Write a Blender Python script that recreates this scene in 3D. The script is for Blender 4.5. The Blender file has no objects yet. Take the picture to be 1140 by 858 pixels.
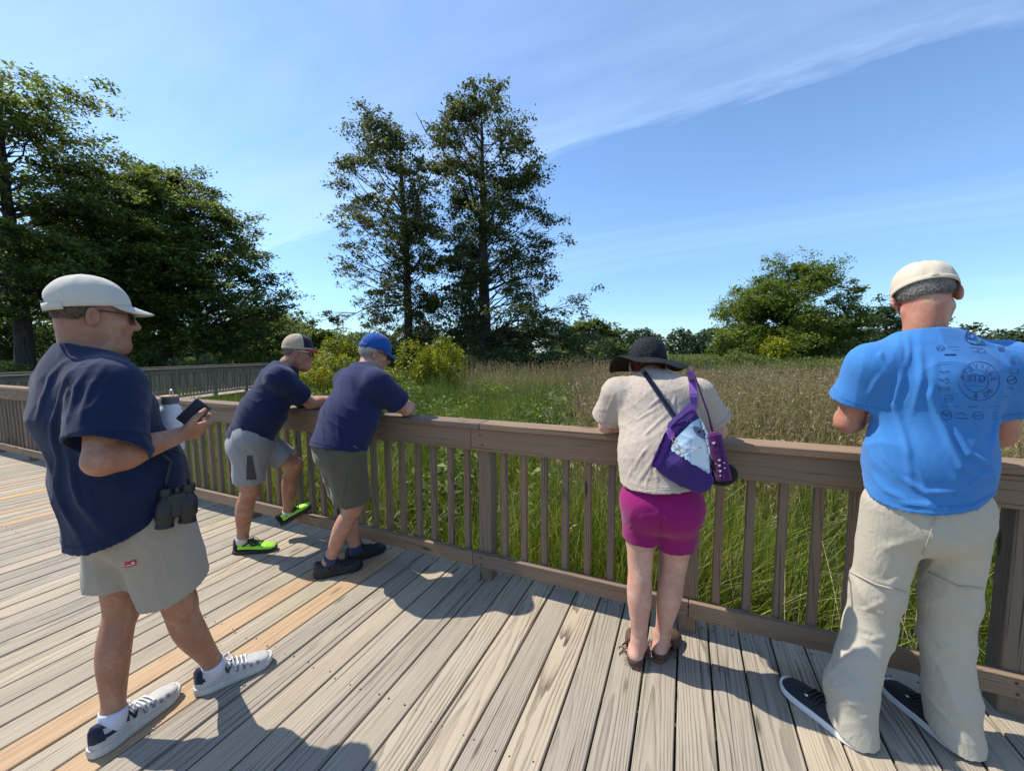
import bpy, bmesh, math, random
import numpy as np
from mathutils import Vector, Matrix
from mathutils.bvhtree import BVHTree
PI = math.pi
rng = np.random.default_rng(7)
random.seed(7)
scn = bpy.context.scene
COL = scn.collection
# world frame: X along the railing (to the right), Y across it (away from the deck), Z up; deck surface is z=0
F, PITCH, ROLL, YAW, CAMH = 435.14, 0.08309, -0.00551, -0.41737, 1.47
PW, PH = 1140, 858
_c, _s = math.cos(YAW), math.sin(YAW)
_cp, _sp = math.cos(PITCH), math.sin(PITCH)
_cr, _sr = math.cos(ROLL), math.sin(ROLL)
CR = np.array([_c, -_s, 0.0]); CF0 = np.array([_s, _c, 0.0]); CZ = np.array([0, 0, 1.0])
CF = _cp*CF0 - _sp*CZ; CU = _sp*CF0 + _cp*CZ
CXA = _cr*CR + _sr*CU; CYA = -_sr*CR + _cr*CU
CAMP = np.array([0, 0, CAMH])

def at(x, y, u=None, v=None, z=None, d=None):
    """the point of the place seen at photo pixel (x, y) that lies at a known X, Y, height or distance"""
    r = (x-PW/2)/F*CXA - (y-PH/2)/F*CYA + CF
    if u is not None: t = u/r[0]
    elif v is not None: t = v/r[1]
    elif z is not None: t = (z-CAMH)/r[2]
    else: t = d
    return CAMP + r*t
def V(*a): return np.array(a, float)
def nrm(a):
    a = np.asarray(a, float); return a/(np.linalg.norm(a)+1e-12)
def lerp(a, b, t): return np.asarray(a)*(1-t)+np.asarray(b)*t

# ------------------------------------------------------------------ meshes
def mesh_np(name, v, quads=None, tris=None, attrs=None, smooth=False, uvw=None):
    v = np.asarray(v, np.float32)
    me = bpy.data.meshes.new(name)
    nq = 0 if quads is None else len(quads); nt = 0 if tris is None else len(tris)
    idx = []
    if nq: idx.append(np.asarray(quads, np.int32).ravel())
    if nt: idx.append(np.asarray(tris, np.int32).ravel())
    idx = np.concatenate(idx)
    me.vertices.add(len(v)); me.vertices.foreach_set('co', v.ravel())
    me.loops.add(len(idx)); me.loops.foreach_set('vertex_index', idx)
    tot = np.concatenate([np.full(nq, 4, np.int32), np.full(nt, 3, np.int32)])
    st = np.concatenate([[0], np.cumsum(tot)[:-1]]).astype(np.int32)
    me.polygons.add(nq+nt); me.polygons.foreach_set('loop_start', st)
    me.update(calc_edges=True)
    if smooth: me.polygons.foreach_set('use_smooth', np.ones(nq+nt, bool))
    if attrs:
        for k, a in attrs.items():
            a = np.asarray(a, np.float32)
            if a.ndim == 1:
                at_ = me.attributes.new(k, 'FLOAT', 'POINT'); at_.data.foreach_set('value', a)
            else:
                at_ = me.attributes.new(k, 'FLOAT_VECTOR', 'POINT'); at_.data.foreach_set('vector', a.ravel())
    me.validate()
    return me
def link(name, me, mat=None, parent=None):
    o = bpy.data.objects.new(name, me); COL.objects.link(o)
    if mat is not None:
        for m in (mat if isinstance(mat, (list, tuple)) else [mat]): me.materials.append(m)
    if parent is not None:
        o.parent = parent
        o.matrix_parent_inverse = parent.matrix_basis.inverted()
    return o
def tag(o, label=None, cat=None, group=None, kind=None):
    if label: o['label'] = label
    if cat: o['category'] = cat
    if group: o['group'] = group
    if kind: o['kind'] = kind
    return o
def empty(name, loc):
    o = bpy.data.objects.new(name, None); COL.objects.link(o); o.location = Vector([float(x) for x in loc]); o.empty_display_size = .1
    return o
def set_origin(o, p):
    """move a mesh object's origin to p keeping its geometry in place (call before parenting children)"""
    p = [float(x) for x in p]
    o.data.transform(Matrix.Translation((-p[0], -p[1], -p[2]))); o.location = p

class MB:
    """collects verts and faces of one mesh, with a 'wood' coordinate per vertex (z along the grain)"""
    def __init__(s): s.v = []; s.f = []; s.w = []; s.mi = []; s.t = []
    def add(s, v, f, w=None, mi=0):
        b = len(s.v); s.v += [tuple(map(float, p)) for p in v]; s.f += [tuple(b+i for i in q) for q in f]
        s.w += [tuple(map(float, p)) for p in (w if w is not None else v)]; s.mi += [mi]*len(f); s.t += [random.uniform(-.5, .5)]*len(v)
    def box(s, c, ax, half, grain=2, bev=0.0, mi=0, off=None):
        """box with axes ax (3 unit vectors) and half sizes; chamfered edges; grain = the axis of the wood"""
        c = np.asarray(c, float); A = [nrm(a) for a in ax]
        off = np.array([random.uniform(-.10, .10), random.uniform(-.10, .10), random.uniform(-7, 7)]) if off is None else off
        g = [i for i in range(3) if i != grain] + [grain]
        vs, fs, ws = [], [], []
        key = {}
        b = bev
        for sx in (-1, 1):
            for sy in (-1, 1):
                for sz in (-1, 1):
                    for ax_ in range(3):
                        q = np.array([sx*half[0], sy*half[1], sz*half[2]])
                        for k in range(3):
                            if k != ax_ : q[k] -= np.sign(q[k])*b
                        key[(sx, sy, sz, ax_)] = len(vs)
                        vs.append(c+q[0]*A[0]+q[1]*A[1]+q[2]*A[2]); ws.append(q[g]+off)
        K = lambda *a: key[a]
        for ax_ in range(3):
            for sg in (-1, 1):
                o = [k for k in range(3) if k != ax_]
                loop = []
                for (p, q) in ((-1, -1), (1, -1), (1, 1), (-1, 1)):
                    t = [0, 0, 0]; t[ax_] = sg; t[o[0]] = p; t[o[1]] = q
                    loop.append(K(*t, ax_))
                flip = (sg < 0) ^ (ax_ == 1)
                fs.append(tuple(loop[::-1] if flip else loop))
        if b > 0:
            for e in range(3):
                o = [k for k in range(3) if k != e]
                for p in (-1, 1):
                    for q in (-1, 1):
                        t0 = [0, 0, 0]; t0[o[0]] = p; t0[o[1]] = q; t1 = list(t0); t0[e] = -1; t1[e] = 1
                        fs.append((K(*t0, o[0]), K(*t1, o[0]), K(*t1, o[1]), K(*t0, o[1])))
            for sx in (-1, 1):
                for sy in (-1, 1):
                    for sz in (-1, 1): fs.append((K(sx, sy, sz, 0), K(sx, sy, sz, 1), K(sx, sy, sz, 2)))
        s.add(vs, fs, ws, mi)
    def tube(s, pts, rad, n=8, cap=True, up=None, flat=1.0, mi=0):
        P = [np.asarray(p, float) for p in pts]; m = len(P)
        R = rad if hasattr(rad, '__len__') else [rad]*m
        T = [nrm(P[min(i+1, m-1)]-P[max(i-1, 0)]) for i in range(m)]
        a = np.asarray(up, float) if up is not None else (V(0, 0, 1) if abs(T[0][2]) < .9 else V(1, 0, 0))
        vs, fs = [], []
        off = V(random.uniform(-.1, .1), random.uniform(-.1, .1), random.uniform(-7, 7)); ws = []; L = 0
        for i in range(m):
            b = nrm(np.cross(T[i], a)); a2 = nrm(np.cross(b, T[i]))
            if up is None: a = a2
            if i: L += np.linalg.norm(P[i]-P[i-1])
            for k in range(n):
                t = 2*PI*k/n
                vs.append(P[i]+R[i]*(math.cos(t)*b+math.sin(t)*flat*a2)); ws.append(V(R[i]*math.cos(t), R[i]*math.sin(t), L)+off)
        for i in range(m-1):
            for k in range(n):
                fs.append((i*n+k, i*n+(k+1) % n, (i+1)*n+(k+1) % n, (i+1)*n+k))
        if cap: fs.append(tuple(range(n))[::-1]); fs.append(tuple((m-1)*n+k for k in range(n)))
        s.add(vs, fs, ws, mi)
    def lathe(s, c, axis, prof, n=24, mi=0, cap=True):
        ax = nrm(axis); a = nrm(np.cross(ax, V(0, 0, 1) if abs(ax[2]) < .9 else V(1, 0, 0))); b = np.cross(ax, a)
        vs, fs = [], []
        for (r, h) in prof:
            for k in range(n):
                t = 2*PI*k/n; vs.append(np.asarray(c)+ax*h+r*(math.cos(t)*a+math.sin(t)*b))
        m = len(prof)
        for i in range(m-1):
            for k in range(n): fs.append((i*n+k, i*n+(k+1) % n, (i+1)*n+(k+1) % n, (i+1)*n+k))
        if cap: fs.append(tuple(range(n))[::-1]); fs.append(tuple((m-1)*n+k for k in range(n)))
        s.add(vs, fs, None, mi)
    def grid(s, fn, nu, nv, thick=0.0, mi=0):
        """surface fn(a,b), a,b in 0..1, doubled into a sheet of real thickness"""
        G = np.array([[fn(i/nu, j/nv) for j in range(nv+1)] for i in range(nu+1)], float)
        du = np.gradient(G, axis=0); dv = np.gradient(G, axis=1)
        N = np.cross(du, dv); N /= np.linalg.norm(N, axis=2, keepdims=True)+1e-12
        vs = list(G.reshape(-1, 3)); fs = []
        ix = lambda i, j: i*(nv+1)+j
        for i in range(nu):
            for j in range(nv): fs.append((ix(i, j), ix(i+1, j), ix(i+1, j+1), ix(i, j+1)))
        if thick:
            n0 = len(vs); vs += list((G-N*thick).reshape(-1, 3))
            for i in range(nu):
                for j in range(nv): fs.append((n0+ix(i, j), n0+ix(i, j+1), n0+ix(i+1, j+1), n0+ix(i+1, j)))
            rim = [(ix(i, 0), ix(i+1, 0)) for i in range(nu)]+[(ix(nu, j), ix(nu, j+1)) for j in range(nv)]+[(ix(i+1, nv), ix(i, nv)) for i in range(nu)][::-1]+[(ix(0, j+1), ix(0, j)) for j in range(nv)][::-1]
            for a, b in rim: fs.append((b, a, n0+a, n0+b))
        s.add(vs, fs, None, mi)
    def build(s, name, mat, parent=None, smooth=False, sub=0):
        me = bpy.data.meshes.new(name); me.from_pydata(s.v, [], s.f); me.update()
        w = me.attributes.new('wood', 'FLOAT_VECTOR', 'POINT'); w.data.foreach_set('vector', np.array(s.w, np.float32).ravel())
        tn = me.attributes.new('tone', 'FLOAT', 'POINT'); tn.data.foreach_set('value', np.array(s.t, np.float32))
        if any(s.mi): me.polygons.foreach_set('material_index', np.array(s.mi, np.int32))
        if smooth: me.polygons.foreach_set('use_smooth', np.ones(len(me.polygons), bool))
        o = link(name, me, mat, parent)
        if smooth == 'auto': me.set_sharp_from_angle(angle=math.radians(35))
        if sub:
            md = o.modifiers.new('s', 'SUBSURF'); md.levels = md.render_levels = sub
        return o

# ------------------------------------------------------------------ materials
def new_mat(name):
    m = bpy.data.materials.new(name); m.use_nodes = True; nt = m.node_tree; nt.nodes.clear()
    out = nt.nodes.new('ShaderNodeOutputMaterial'); b = nt.nodes.new('ShaderNodeBsdfPrincipled')
    nt.links.new(b.outputs[0], out.inputs[0])
    return m, nt, b, out
def N(nt, t, **kw):
    n = nt.nodes.new(t)
    for k, v in kw.items():
        if k in n.inputs: n.inputs[k].default_value = v
        else: setattr(n, k, v)
    return n
def ramp(nt, fac, stops):
    r = nt.nodes.new('ShaderNodeValToRGB'); e = r.color_ramp.elements
    while len(e) > 1: e.remove(e[-1])
    e[0].position, e[0].color = stops[0][0], (*stops[0][1], 1)
    for p, c in stops[1:]: x = e.new(p); x.color = (*c, 1)
    nt.links.new(fac, r.inputs[0]); return r.outputs[0]
def mixc(nt, a, b, fac, mode='MIX'):
    m = nt.nodes.new('ShaderNodeMix'); m.data_type = 'RGBA'; m.blend_type = mode
    for s, x in ((m.inputs[6], a), (m.inputs[7], b), (m.inputs[0], fac)):
        if hasattr(x, 'is_output'): nt.links.new(x, s)
        elif isinstance(x, tuple): s.default_value = (*x, 1)
        else: s.default_value = x
    return m.outputs[2]
def math_n(nt, op, a, b=0.0, c=0.0, clamp=False):
    m = nt.nodes.new('ShaderNodeMath'); m.operation = op; m.use_clamp = clamp
    for s, x in zip(m.inputs, (a, b, c)):
        if hasattr(x, 'is_output'): nt.links.new(x, s)
        else: s.default_value = x
    return m.outputs[0]
def attr(nt, name, out='Fac'):
    a = nt.nodes.new('ShaderNodeAttribute'); a.attribute_name = name; return a.outputs[out]
def mapping(nt, vec, scale=(1, 1, 1), loc=(0, 0, 0)):
    m = nt.nodes.new('ShaderNodeMapping'); nt.links.new(vec, m.inputs[0]); m.inputs['Scale'].default_value = scale; m.inputs['Location'].default_value = loc
    return m.outputs[0]
def noise(nt, vec, scale, detail=4, rough=.55, dist=0, out='Fac'):
    n = N(nt, 'ShaderNodeTexNoise', Scale=scale, Detail=detail, Roughness=rough, Distortion=dist)
    if vec is not None: nt.links.new(vec, n.inputs['Vector'])
    return n.outputs[out]
def bump(nt, b, h, strength, dist=.01):
    n = N(nt, 'ShaderNodeBump', Strength=strength, Distance=dist); nt.links.new(h, n.inputs['Height']); nt.links.new(n.outputs[0], b.inputs['Normal']); return n

def wood_mat(name, light, mid, dark, ring=22, contrast=.8, green=0.0, rough=.85, bmp=.5):
    m, nt, b, out = new_mat(name)
    w = attr(nt, 'wood', 'Vector')
    # growth rings: distance from the pith, wavering slowly along the plank, so flat-sawn faces show long arches
    rot = nt.nodes.new('ShaderNodeMapping'); nt.links.new(w, rot.inputs[0]); rot.inputs['Rotation'].default_value = (.020, .014, 0)
    sp = nt.nodes.new('ShaderNodeSeparateXYZ'); nt.links.new(rot.outputs[0], sp.inputs[0])
    rr = math_n(nt, 'SQRT', math_n(nt, 'ADD', math_n(nt, 'MULTIPLY', sp.outputs[0], sp.outputs[0]), math_n(nt, 'MULTIPLY', sp.outputs[1], sp.outputs[1])))
    wv = noise(nt, mapping(nt, w, (7, 7, .75)), 1.0, 3, .5)
    wv2 = noise(nt, mapping(nt, w, (40, 40, 5)), 1.0, 2, .5)
    rr = math_n(nt, 'ADD', rr, math_n(nt, 'ADD', math_n(nt, 'MULTIPLY', wv, .045), math_n(nt, 'MULTIPLY', wv2, .004)))
    fr = math_n(nt, 'FRACT', math_n(nt, 'MULTIPLY', rr, float(ring)))
    line = ramp(nt, fr, [(0, (1, 1, 1)), (.55, (.62, .62, .62)), (.86, (.0, .0, .0)), (.97, (.08, .08, .08)), (1.0, (1, 1, 1))])
    vary = noise(nt, mapping(nt, w, (14, 14, .9)), 1.0, 2, .5)
    vary = math_n(nt, 'MULTIPLY_ADD', vary, 1.6, -.3, clamp=True)
    fine = noise(nt, mapping(nt, w, (320, 320, 6)), 1.0, 4, .65)
    mid_n = noise(nt, mapping(nt, w, (70, 70, 1.3)), 1.0, 3, .6)
    blot = noise(nt, mapping(nt, w, (6, 6, 2.2)), 1.0, 3, .6)
    g = math_n(nt, 'MULTIPLY', math_n(nt, 'MULTIPLY_ADD', math_n(nt, 'SUBTRACT', line, .62), vary, .62), .30*contrast)
    g = math_n(nt, 'ADD', g, math_n(nt, 'MULTIPLY', fine, .50))
    g = math_n(nt, 'ADD', g, math_n(nt, 'MULTIPLY', mid_n, .38))
    g = math_n(nt, 'ADD', g, math_n(nt, 'MULTIPLY_ADD', blot, .3, -.24))
    col = ramp(nt, g, [(.28, dark), (.46, mid), (.70, light)])
    # thin drying cracks
    ck = noise(nt, mapping(nt, w, (110, 110, 1.0)), 1.0, 2, .5)
    ckm = ramp(nt, ck, [(.30, (1, 1, 1)), (.36, (0, 0, 0))])
    col = mixc(nt, col, tuple(x*.35 for x in dark), math_n(nt, 'MULTIPLY', ckm, .7))
    # knots
    vo = N(nt, 'ShaderNodeTexVoronoi', Scale=1.0); nt.links.new(mapping(nt, w, (7.5, 7.5, 1.6)), vo.inputs['Vector'])
    kn = ramp(nt, vo.outputs['Distance'], [(.05, (1, 1, 1)), (.11, (0, 0, 0))])
    col = mixc(nt, col, tuple(x*.6 for x in dark), math_n(nt, 'MULTIPLY', kn, .75))
    # each plank its own tone
    pt = attr(nt, 'tone')
    col = mixc(nt, col, (1.0, 1.0, 1.0), 0.0)
    hs = N(nt, 'ShaderNodeHueSaturation'); nt.links.new(col, hs.inputs['Color'])
    nt.links.new(math_n(nt, 'MULTIPLY_ADD', pt, .30, 1.0), hs.inputs['Value'])
    nt.links.new(math_n(nt, 'MULTIPLY_ADD', pt, .25, 1.0), hs.inputs['Saturation'])
    col = hs.outputs[0]
    if green:
        geo = nt.nodes.new('ShaderNodeNewGeometry')
        gn = noise(nt, geo.outputs['Position'], 1.1, 4, .6)
        gm = ramp(nt, gn, [(.56, (0, 0, 0)), (.72, (1, 1, 1))])
        col = mixc(nt, col, (.33, .32, .16), math_n(nt, 'MULTIPLY', gm, green))
    nt.links.new(col, b.inputs['Base Color'])
    b.inputs['Roughness'].default_value = rough; b.inputs['Specular IOR Level'].default_value = .25
    hgt = math_n(nt, 'ADD', math_n(nt, 'MULTIPLY', g, 1.0), math_n(nt, 'MULTIPLY', ckm, -.6))
    bump(nt, b, hgt, bmp, .004)
    return m

def leaf_mat(name, stops, trans=.4, hue_noise=.35, rough=.55, spec=.3):
    m, nt, b, out = new_mat(name)
    geo = nt.nodes.new('ShaderNodeNewGeometry')
    ns = noise(nt, geo.outputs['Position'], hue_noise, 2, .5)
    f = math_n(nt, 'ADD', math_n(nt, 'MULTIPLY', attr(nt, 'rnd'), .65), math_n(nt, 'MULTIPLY_ADD', ns, .9, -.27))
    col = ramp(nt, f, stops)
    nt.links.new(col, b.inputs['Base Color']); b.inputs['Roughness'].default_value = rough; b.inputs['Specular IOR Level'].default_value = spec
    t = N(nt, 'ShaderNodeBsdfTranslucent'); hs = N(nt, 'ShaderNodeHueSaturation', Saturation=1.15, Value=1.25, Hue=.485)
    nt.links.new(col, hs.inputs['Color']); nt.links.new(hs.outputs[0], t.inputs['Color'])
    mx = N(nt, 'ShaderNodeMixShader'); mx.inputs[0].default_value = trans
    nt.links.new(b.outputs[0], mx.inputs[1]); nt.links.new(t.outputs[0], mx.inputs[2]); nt.links.new(mx.outputs[0], out.inputs[0])
    return m
def cloth_mat(name, col, col2=None, scale=700, bmp=.25, rough=.9, sheen=.15, wr=(18, .25), patch=.12):
    m, nt, b, out = new_mat(name)
    tc = nt.nodes.new('ShaderNodeTexCoord'); o = tc.outputs['Object']
    n1 = noise(nt, o, 5, 4, .6); n2 = noise(nt, o, scale, 2, .6)
    c2 = col2 or tuple(x*.62 for x in col)
    n4 = noise(nt, mapping(nt, o, (1, 1, .4)), 16, 5, .65)
    f = math_n(nt, 'ADD', math_n(nt, 'ADD', math_n(nt, 'MULTIPLY', n1, .45), math_n(nt, 'MULTIPLY', n4, .35)), math_n(nt, 'MULTIPLY', n2, .40))
    nt.links.new(ramp(nt, f, [(.36, c2), (.80, col)]), b.inputs['Base Color'])
    b.inputs['Roughness'].default_value = rough; b.inputs['Specular IOR Level'].default_value = .15
    b.inputs['Sheen Weight'].default_value = sheen; b.inputs['Sheen Roughness'].default_value = .5
    n3 = noise(nt, mapping(nt, o, (1, 1, .55)), wr[0], 3, .55, 1.2)
    h = math_n(nt, 'ADD', math_n(nt, 'MULTIPLY', n2, .05), math_n(nt, 'MULTIPLY', n3, wr[1]))
    bump(nt, b, h, bmp, .03)
    return m
def plain_mat(name, col, rough=.5, metal=0.0, spec=.5, var=.15, scale=30, bmp=0.0, coat=0.0):
    m, nt, b, out = new_mat(name)
    tc = nt.nodes.new('ShaderNodeTexCoord')
    n1 = noise(nt, tc.outputs['Object'], scale, 4, .6)
    nt.links.new(ramp(nt, n1, [(.3, tuple(x*(1-var) for x in col)), (.7, tuple(min(1, x*(1+var)) for x in col))]), b.inputs['Base Color'])
    b.inputs['Roughness'].default_value = rough; b.inputs['Metallic'].default_value = metal; b.inputs['Specular IOR Level'].default_value = spec
    b.inputs['Coat Weight'].default_value = coat
    if bmp: bump(nt, b, n1, bmp, .004)
    return m
def skin_mat(name, col, red, rough=.5):
    m, nt, b, out = new_mat(name)
    tc = nt.nodes.new('ShaderNodeTexCoord'); o = tc.outputs['Object']
    n1 = noise(nt, o, 11, 6, .7, .6); n2 = noise(nt, o, 150, 3, .6); n3 = noise(nt, o, 700, 2, .6)
    c = ramp(nt, n1, [(.36, tuple(x*.86 for x in red)), (.50, red), (.62, col), (.75, tuple(min(1, x*1.08) for x in col))])
    fr = ramp(nt, n2, [(.60, (0, 0, 0)), (.72, (1, 1, 1))])
    c = mixc(nt, c, tuple(x*.62 for x in red), math_n(nt, 'MULTIPLY', fr, .35))
    nt.links.new(c, b.inputs['Base Color']); b.inputs['Roughness'].default_value = rough; b.inputs['Specular IOR Level'].default_value = .35
    b.inputs['Subsurface Weight'].default_value = .12; b.inputs['Subsurface Radius'].default_value = (.012, .005, .003); b.inputs['Subsurface Scale'].default_value = 1.0
    bump(nt, b, math_n(nt, 'ADD', math_n(nt, 'ADD', math_n(nt, 'MULTIPLY', n2, .5), math_n(nt, 'MULTIPLY', n3, .4)), math_n(nt, 'MULTIPLY', noise(nt, o, 45, 3, .6), .9)), .4, .004)
    return m
# ------------------------------------------------------------------ camera, sun, sky
cam = bpy.data.cameras.new('camera'); cam.sensor_width = 36; cam.lens = F/PW*36; cam.clip_start = .05; cam.clip_end = 3000
camo = bpy.data.objects.new('camera', cam); COL.objects.link(camo); scn.camera = camo
M = Matrix(((*CXA, 0), (*CYA, 0), (*(-CF), 0), (0, 0, 0, 1))).transposed(); M.translation = Vector(CAMP); camo.matrix_world = M
SUN_EL, SUN_AZ = math.radians(54), math.radians(4.0)      # the sun stands along the railing, a hair to the deck side
sd = V(-math.cos(SUN_EL)*math.cos(SUN_AZ), -math.cos(SUN_EL)*math.sin(SUN_AZ), math.sin(SUN_EL))
sun = bpy.data.lights.new('sun', 'SUN'); sun.energy = 4.6; sun.angle = math.radians(.53); sun.color = (1.0, .94, .84)
suno = bpy.data.objects.new('sun', sun); COL.objects.link(suno); suno.rotation_euler = Vector(sd).to_track_quat('Z', 'Y').to_euler()
wd = bpy.data.worlds.new('World'); scn.world = wd; wd.use_nodes = True; nt = wd.node_tree; nt.nodes.clear()
wo = nt.nodes.new('ShaderNodeOutputWorld'); bg = nt.nodes.new('ShaderNodeBackground'); nt.links.new(bg.outputs[0], wo.inputs[0])
sky = nt.nodes.new('ShaderNodeTexSky'); sky.sky_type = 'NISHITA'; sky.sun_disc = False; sky.sun_elevation = SUN_EL
sky.sun_rotation = math.atan2(sd[0], sd[1]); sky.air_density = 1.0; sky.dust_density = .15; sky.ozone_density = 2.2; sky.altitude = 100
tc = nt.nodes.new('ShaderNodeTexCoord'); dirv = tc.outputs['Generated']
# thin cirrus on a flat layer far above: project the view direction onto it
sx = nt.nodes.new('ShaderNodeSeparateXYZ'); nt.links.new(dirv, sx.inputs[0])
zz = math_n(nt, 'MAXIMUM', math_n(nt, 'ADD', sx.outputs[2], .06), .03)
px = math_n(nt, 'DIVIDE', sx.outputs[0], zz); py = math_n(nt, 'DIVIDE', sx.outputs[1], zz)
cb = nt.nodes.new('ShaderNodeCombineXYZ'); nt.links.new(px, cb.inputs[0]); nt.links.new(py, cb.inputs[1])
pl = cb.outputs[0]
# the edge of the long streak: a straight line in the cloud layer
def layer(x, y):
    r = at(x, y, d=1.0)-CAMP; r = nrm(r); z = max(r[2]+.06, .03); return np.array([r[0]/z, r[1]/z])
qa, qb = layer(640, 158), layer(1120, 12)
ed = (qb-qa)/np.linalg.norm(qb-qa); en = np.array([-ed[1], ed[0]])
upside = layer(700, 20)
if (upside-qa)@en < 0: en = -en
dist = math_n(nt, 'ADD', math_n(nt, 'ADD', math_n(nt, 'MULTIPLY', px, float(en[0])), math_n(nt, 'MULTIPLY', py, float(en[1]))), float(-(qa@en)))
along = math_n(nt, 'ADD', math_n(nt, 'MULTIPLY', px, float(ed[0])), math_n(nt, 'MULTIPLY', py, float(ed[1])))
cb2 = nt.nodes.new('ShaderNodeCombineXYZ'); nt.links.new(along, cb2.inputs[0]); nt.links.new(dist, cb2.inputs[1])
wisp = noise(nt, mapping(nt, cb2.outputs[0], (1.2, 5, 1)), 2.2, 7, .62, .8)
dist2 = math_n(nt, 'ADD', dist, math_n(nt, 'MULTIPLY_ADD', wisp, .30, -.15))
edge = ramp(nt, math_n(nt, 'ADD', math_n(nt, 'MULTIPLY', dist2, 1.0), .5), [(.42, (0, 0, 0)), (.50, (.50, .50, .50)), (.525, (.60, .60, .60)), (.57, (.44, .44, .44)), (.75, (.40, .40, .40)), (1.0, (.36, .36, .36))])
veil = ramp(nt, noise(nt, mapping(nt, cb2.outputs[0], (.5, 1.6, 1)), 1.3, 6, .6, .6), [(.32, (0, 0, 0)), (.78, (1, 1, 1))])
cl1 = math_n(nt, 'MULTIPLY', edge, math_n(nt, 'MULTIPLY_ADD', veil, .62, .2))
low = noise(nt, mapping(nt, pl, (.16, .5, 1), (3.1, .7, 0)), 1.0, 7, .6, .7)
cl2 = ramp(nt, low, [(.52, (0, 0, 0)), (.80, (.34, .34, .34))])
cl = math_n(nt, 'MAXIMUM', cl1, cl2)
cl = math_n(nt, 'MULTIPLY', cl, .58, clamp=True)
# clouds thin out into the horizon's own haze
col = mixc(nt, sky.outputs[0], (7.4, 8.2, 9.2), cl)
col = mixc(nt, col, (.88, .99, 1.10), 1.0, 'MULTIPLY')
low_ = ramp(nt, sx.outputs[2], [(.0, (.60, .70, .80)), (.10, (.72, .80, .88)), (.32, (1, 1, 1))])
col = mixc(nt, col, low_, 1.0, 'MULTIPLY')
hs = N(nt, 'ShaderNodeHueSaturation', Saturation=1.0, Value=.98); nt.links.new(col, hs.inputs['Color'])
nt.links.new(hs.outputs[0], bg.inputs[0]); bg.inputs[1].default_value = .15
vs = scn.view_settings; vs.view_transform = 'Standard'; vs.look = 'None'; vs.exposure = 0.48; vs.gamma = 1.0; vs.use_curve_mapping = False
scn.cycles.max_bounces = 8; scn.cycles.diffuse_bounces = 4; scn.cycles.glossy_bounces = 3; scn.cycles.transmission_bounces = 4; scn.cycles.caustics_reflective = False; scn.cycles.caustics_refractive = False
scn.cycles.use_denoising = True

# ------------------------------------------------------------------ wood
M_DECK = wood_mat('weathered_deck_wood', (.37, .313, .236), (.215, .175, .130), (.048, .037, .028), 110, 1.7, green=.35, bmp=.45)
M_NEW = wood_mat('new_tan_board', (.52, .37, .22), (.44, .29, .16), (.27, .165, .085), 120, .6, bmp=.3)
M_RAIL = wood_mat('weathered_rail_wood', (.235, .165, .112), (.092, .061, .041), (.020, .013, .009), 90, 2.8, bmp=.6)
M_FAR = wood_mat('old_grey_wood', (.30, .25, .20), (.20, .16, .125), (.08, .06, .05), 110, .8, bmp=.5)
M_IRON = plain_mat('rusty_screw', (.05, .035, .03), .6, .6)

# ------------------------------------------------------------------ deck
PIT = .1445
mb = MB()
for n in range(-176, 46):
    x0 = .005+n*PIT; new = n in (-14, -16, -38, -41, -45, -49)
    dz = random.uniform(-.0015, .0015)
    mb.box((x0+PIT/2, -.85, -.0192+dz), ((1, 0, 0), (0, 1, 0), (0, 0, 1)), (PIT/2-.0042, 3.17, .019), grain=1, bev=.0035, mi=1 if new else 0)
for n in range(-60, 30):
    for y in (2.22, 1.2, .2, -1):
        for o in (.026, PIT-.026):
            cx_, cy_ = .005+n*PIT+o+random.uniform(-.006, .006), y+random.uniform(-.012, .012)
            if cy_ < 2.30: mb.lathe((cx_, cy_, .0006), (0, 0, 1), [(.0042, -.003), (.0042, .0006), (.0022, .0009)], 7, mi=2)
deck = mb.build('boardwalk_deck', [M_DECK, M_NEW, M_IRON]); tag(deck, 'weathered grey boardwalk planks with two fresh tan boards', None, None, 'structure')
mb = MB()
for y in (2.22, 1.2, .2, -1, -2.2, -3.4):
    mb.box((-9.4, y, -.135), ((1, 0, 0), (0, 1, 0), (0, 0, 1)), (16, .02, .094), grain=0)
for x in range(-24, 7, 2):
    for y in (2.0, -1.0, -3.6): mb.box((x+.3, y, -.62), ((1, 0, 0), (0, 1, 0), (0, 0, 1)), (.07, .07, .39), grain=2)
tag(mb.build('boardwalk_frame', M_FAR), 'joists and piles under the boardwalk', None, None, 'structure')

# ------------------------------------------------------------------ near railing
X3 = ((1, 0, 0), (0, 1, 0), (0, 0, 1))
rail = empty('wooden_railing', (-4.6, 2.17, 0))
tag(rail, 'brown weathered wooden railing with square balusters that the people lean on', 'railing')
R0, R1 = -10.75, 2.45
mb = MB()
for a in np.arange(-10.755, 2.4, 2.4):
    mb.box(((a+a+2.4)/2, 2.17, 1.018), X3, (1.1985, .072, .019), grain=0, bev=.004)
mb.build('cap_rail', M_RAIL, rail)
mb = MB()
JT = [-10.755, -8.36, -5.94, -3.55, -1.225, .052, 2.45]
for a, b in zip(JT[:-1], JT[1:]):
    mb.box(((a+b)/2, 2.134, .9295), X3, ((b-a)/2-.0012, .019, .069), grain=0, bev=.003)
mb.build('handrail_board', M_RAIL, rail)
mb = MB()
for a, b in zip(JT[:-1], JT[1:]):
    mb.box(((a+b)/2, 2.134, .143), X3, ((b-a)/2-.0012, .019, .0445), grain=0, bev=.003)
mb.build('bottom_rail', M_RAIL, rail)
POSTS = [-1.197+1.2*k for k in range(-8, 4)]
for k, x in enumerate(POSTS):
    mb = MB(); mb.box((x+.0445, 2.2, .38), X3, (.0445, .0445, .616), grain=2, bev=.004); mb.build('post', M_RAIL, rail)
scr = MB()
nb = 0
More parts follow.
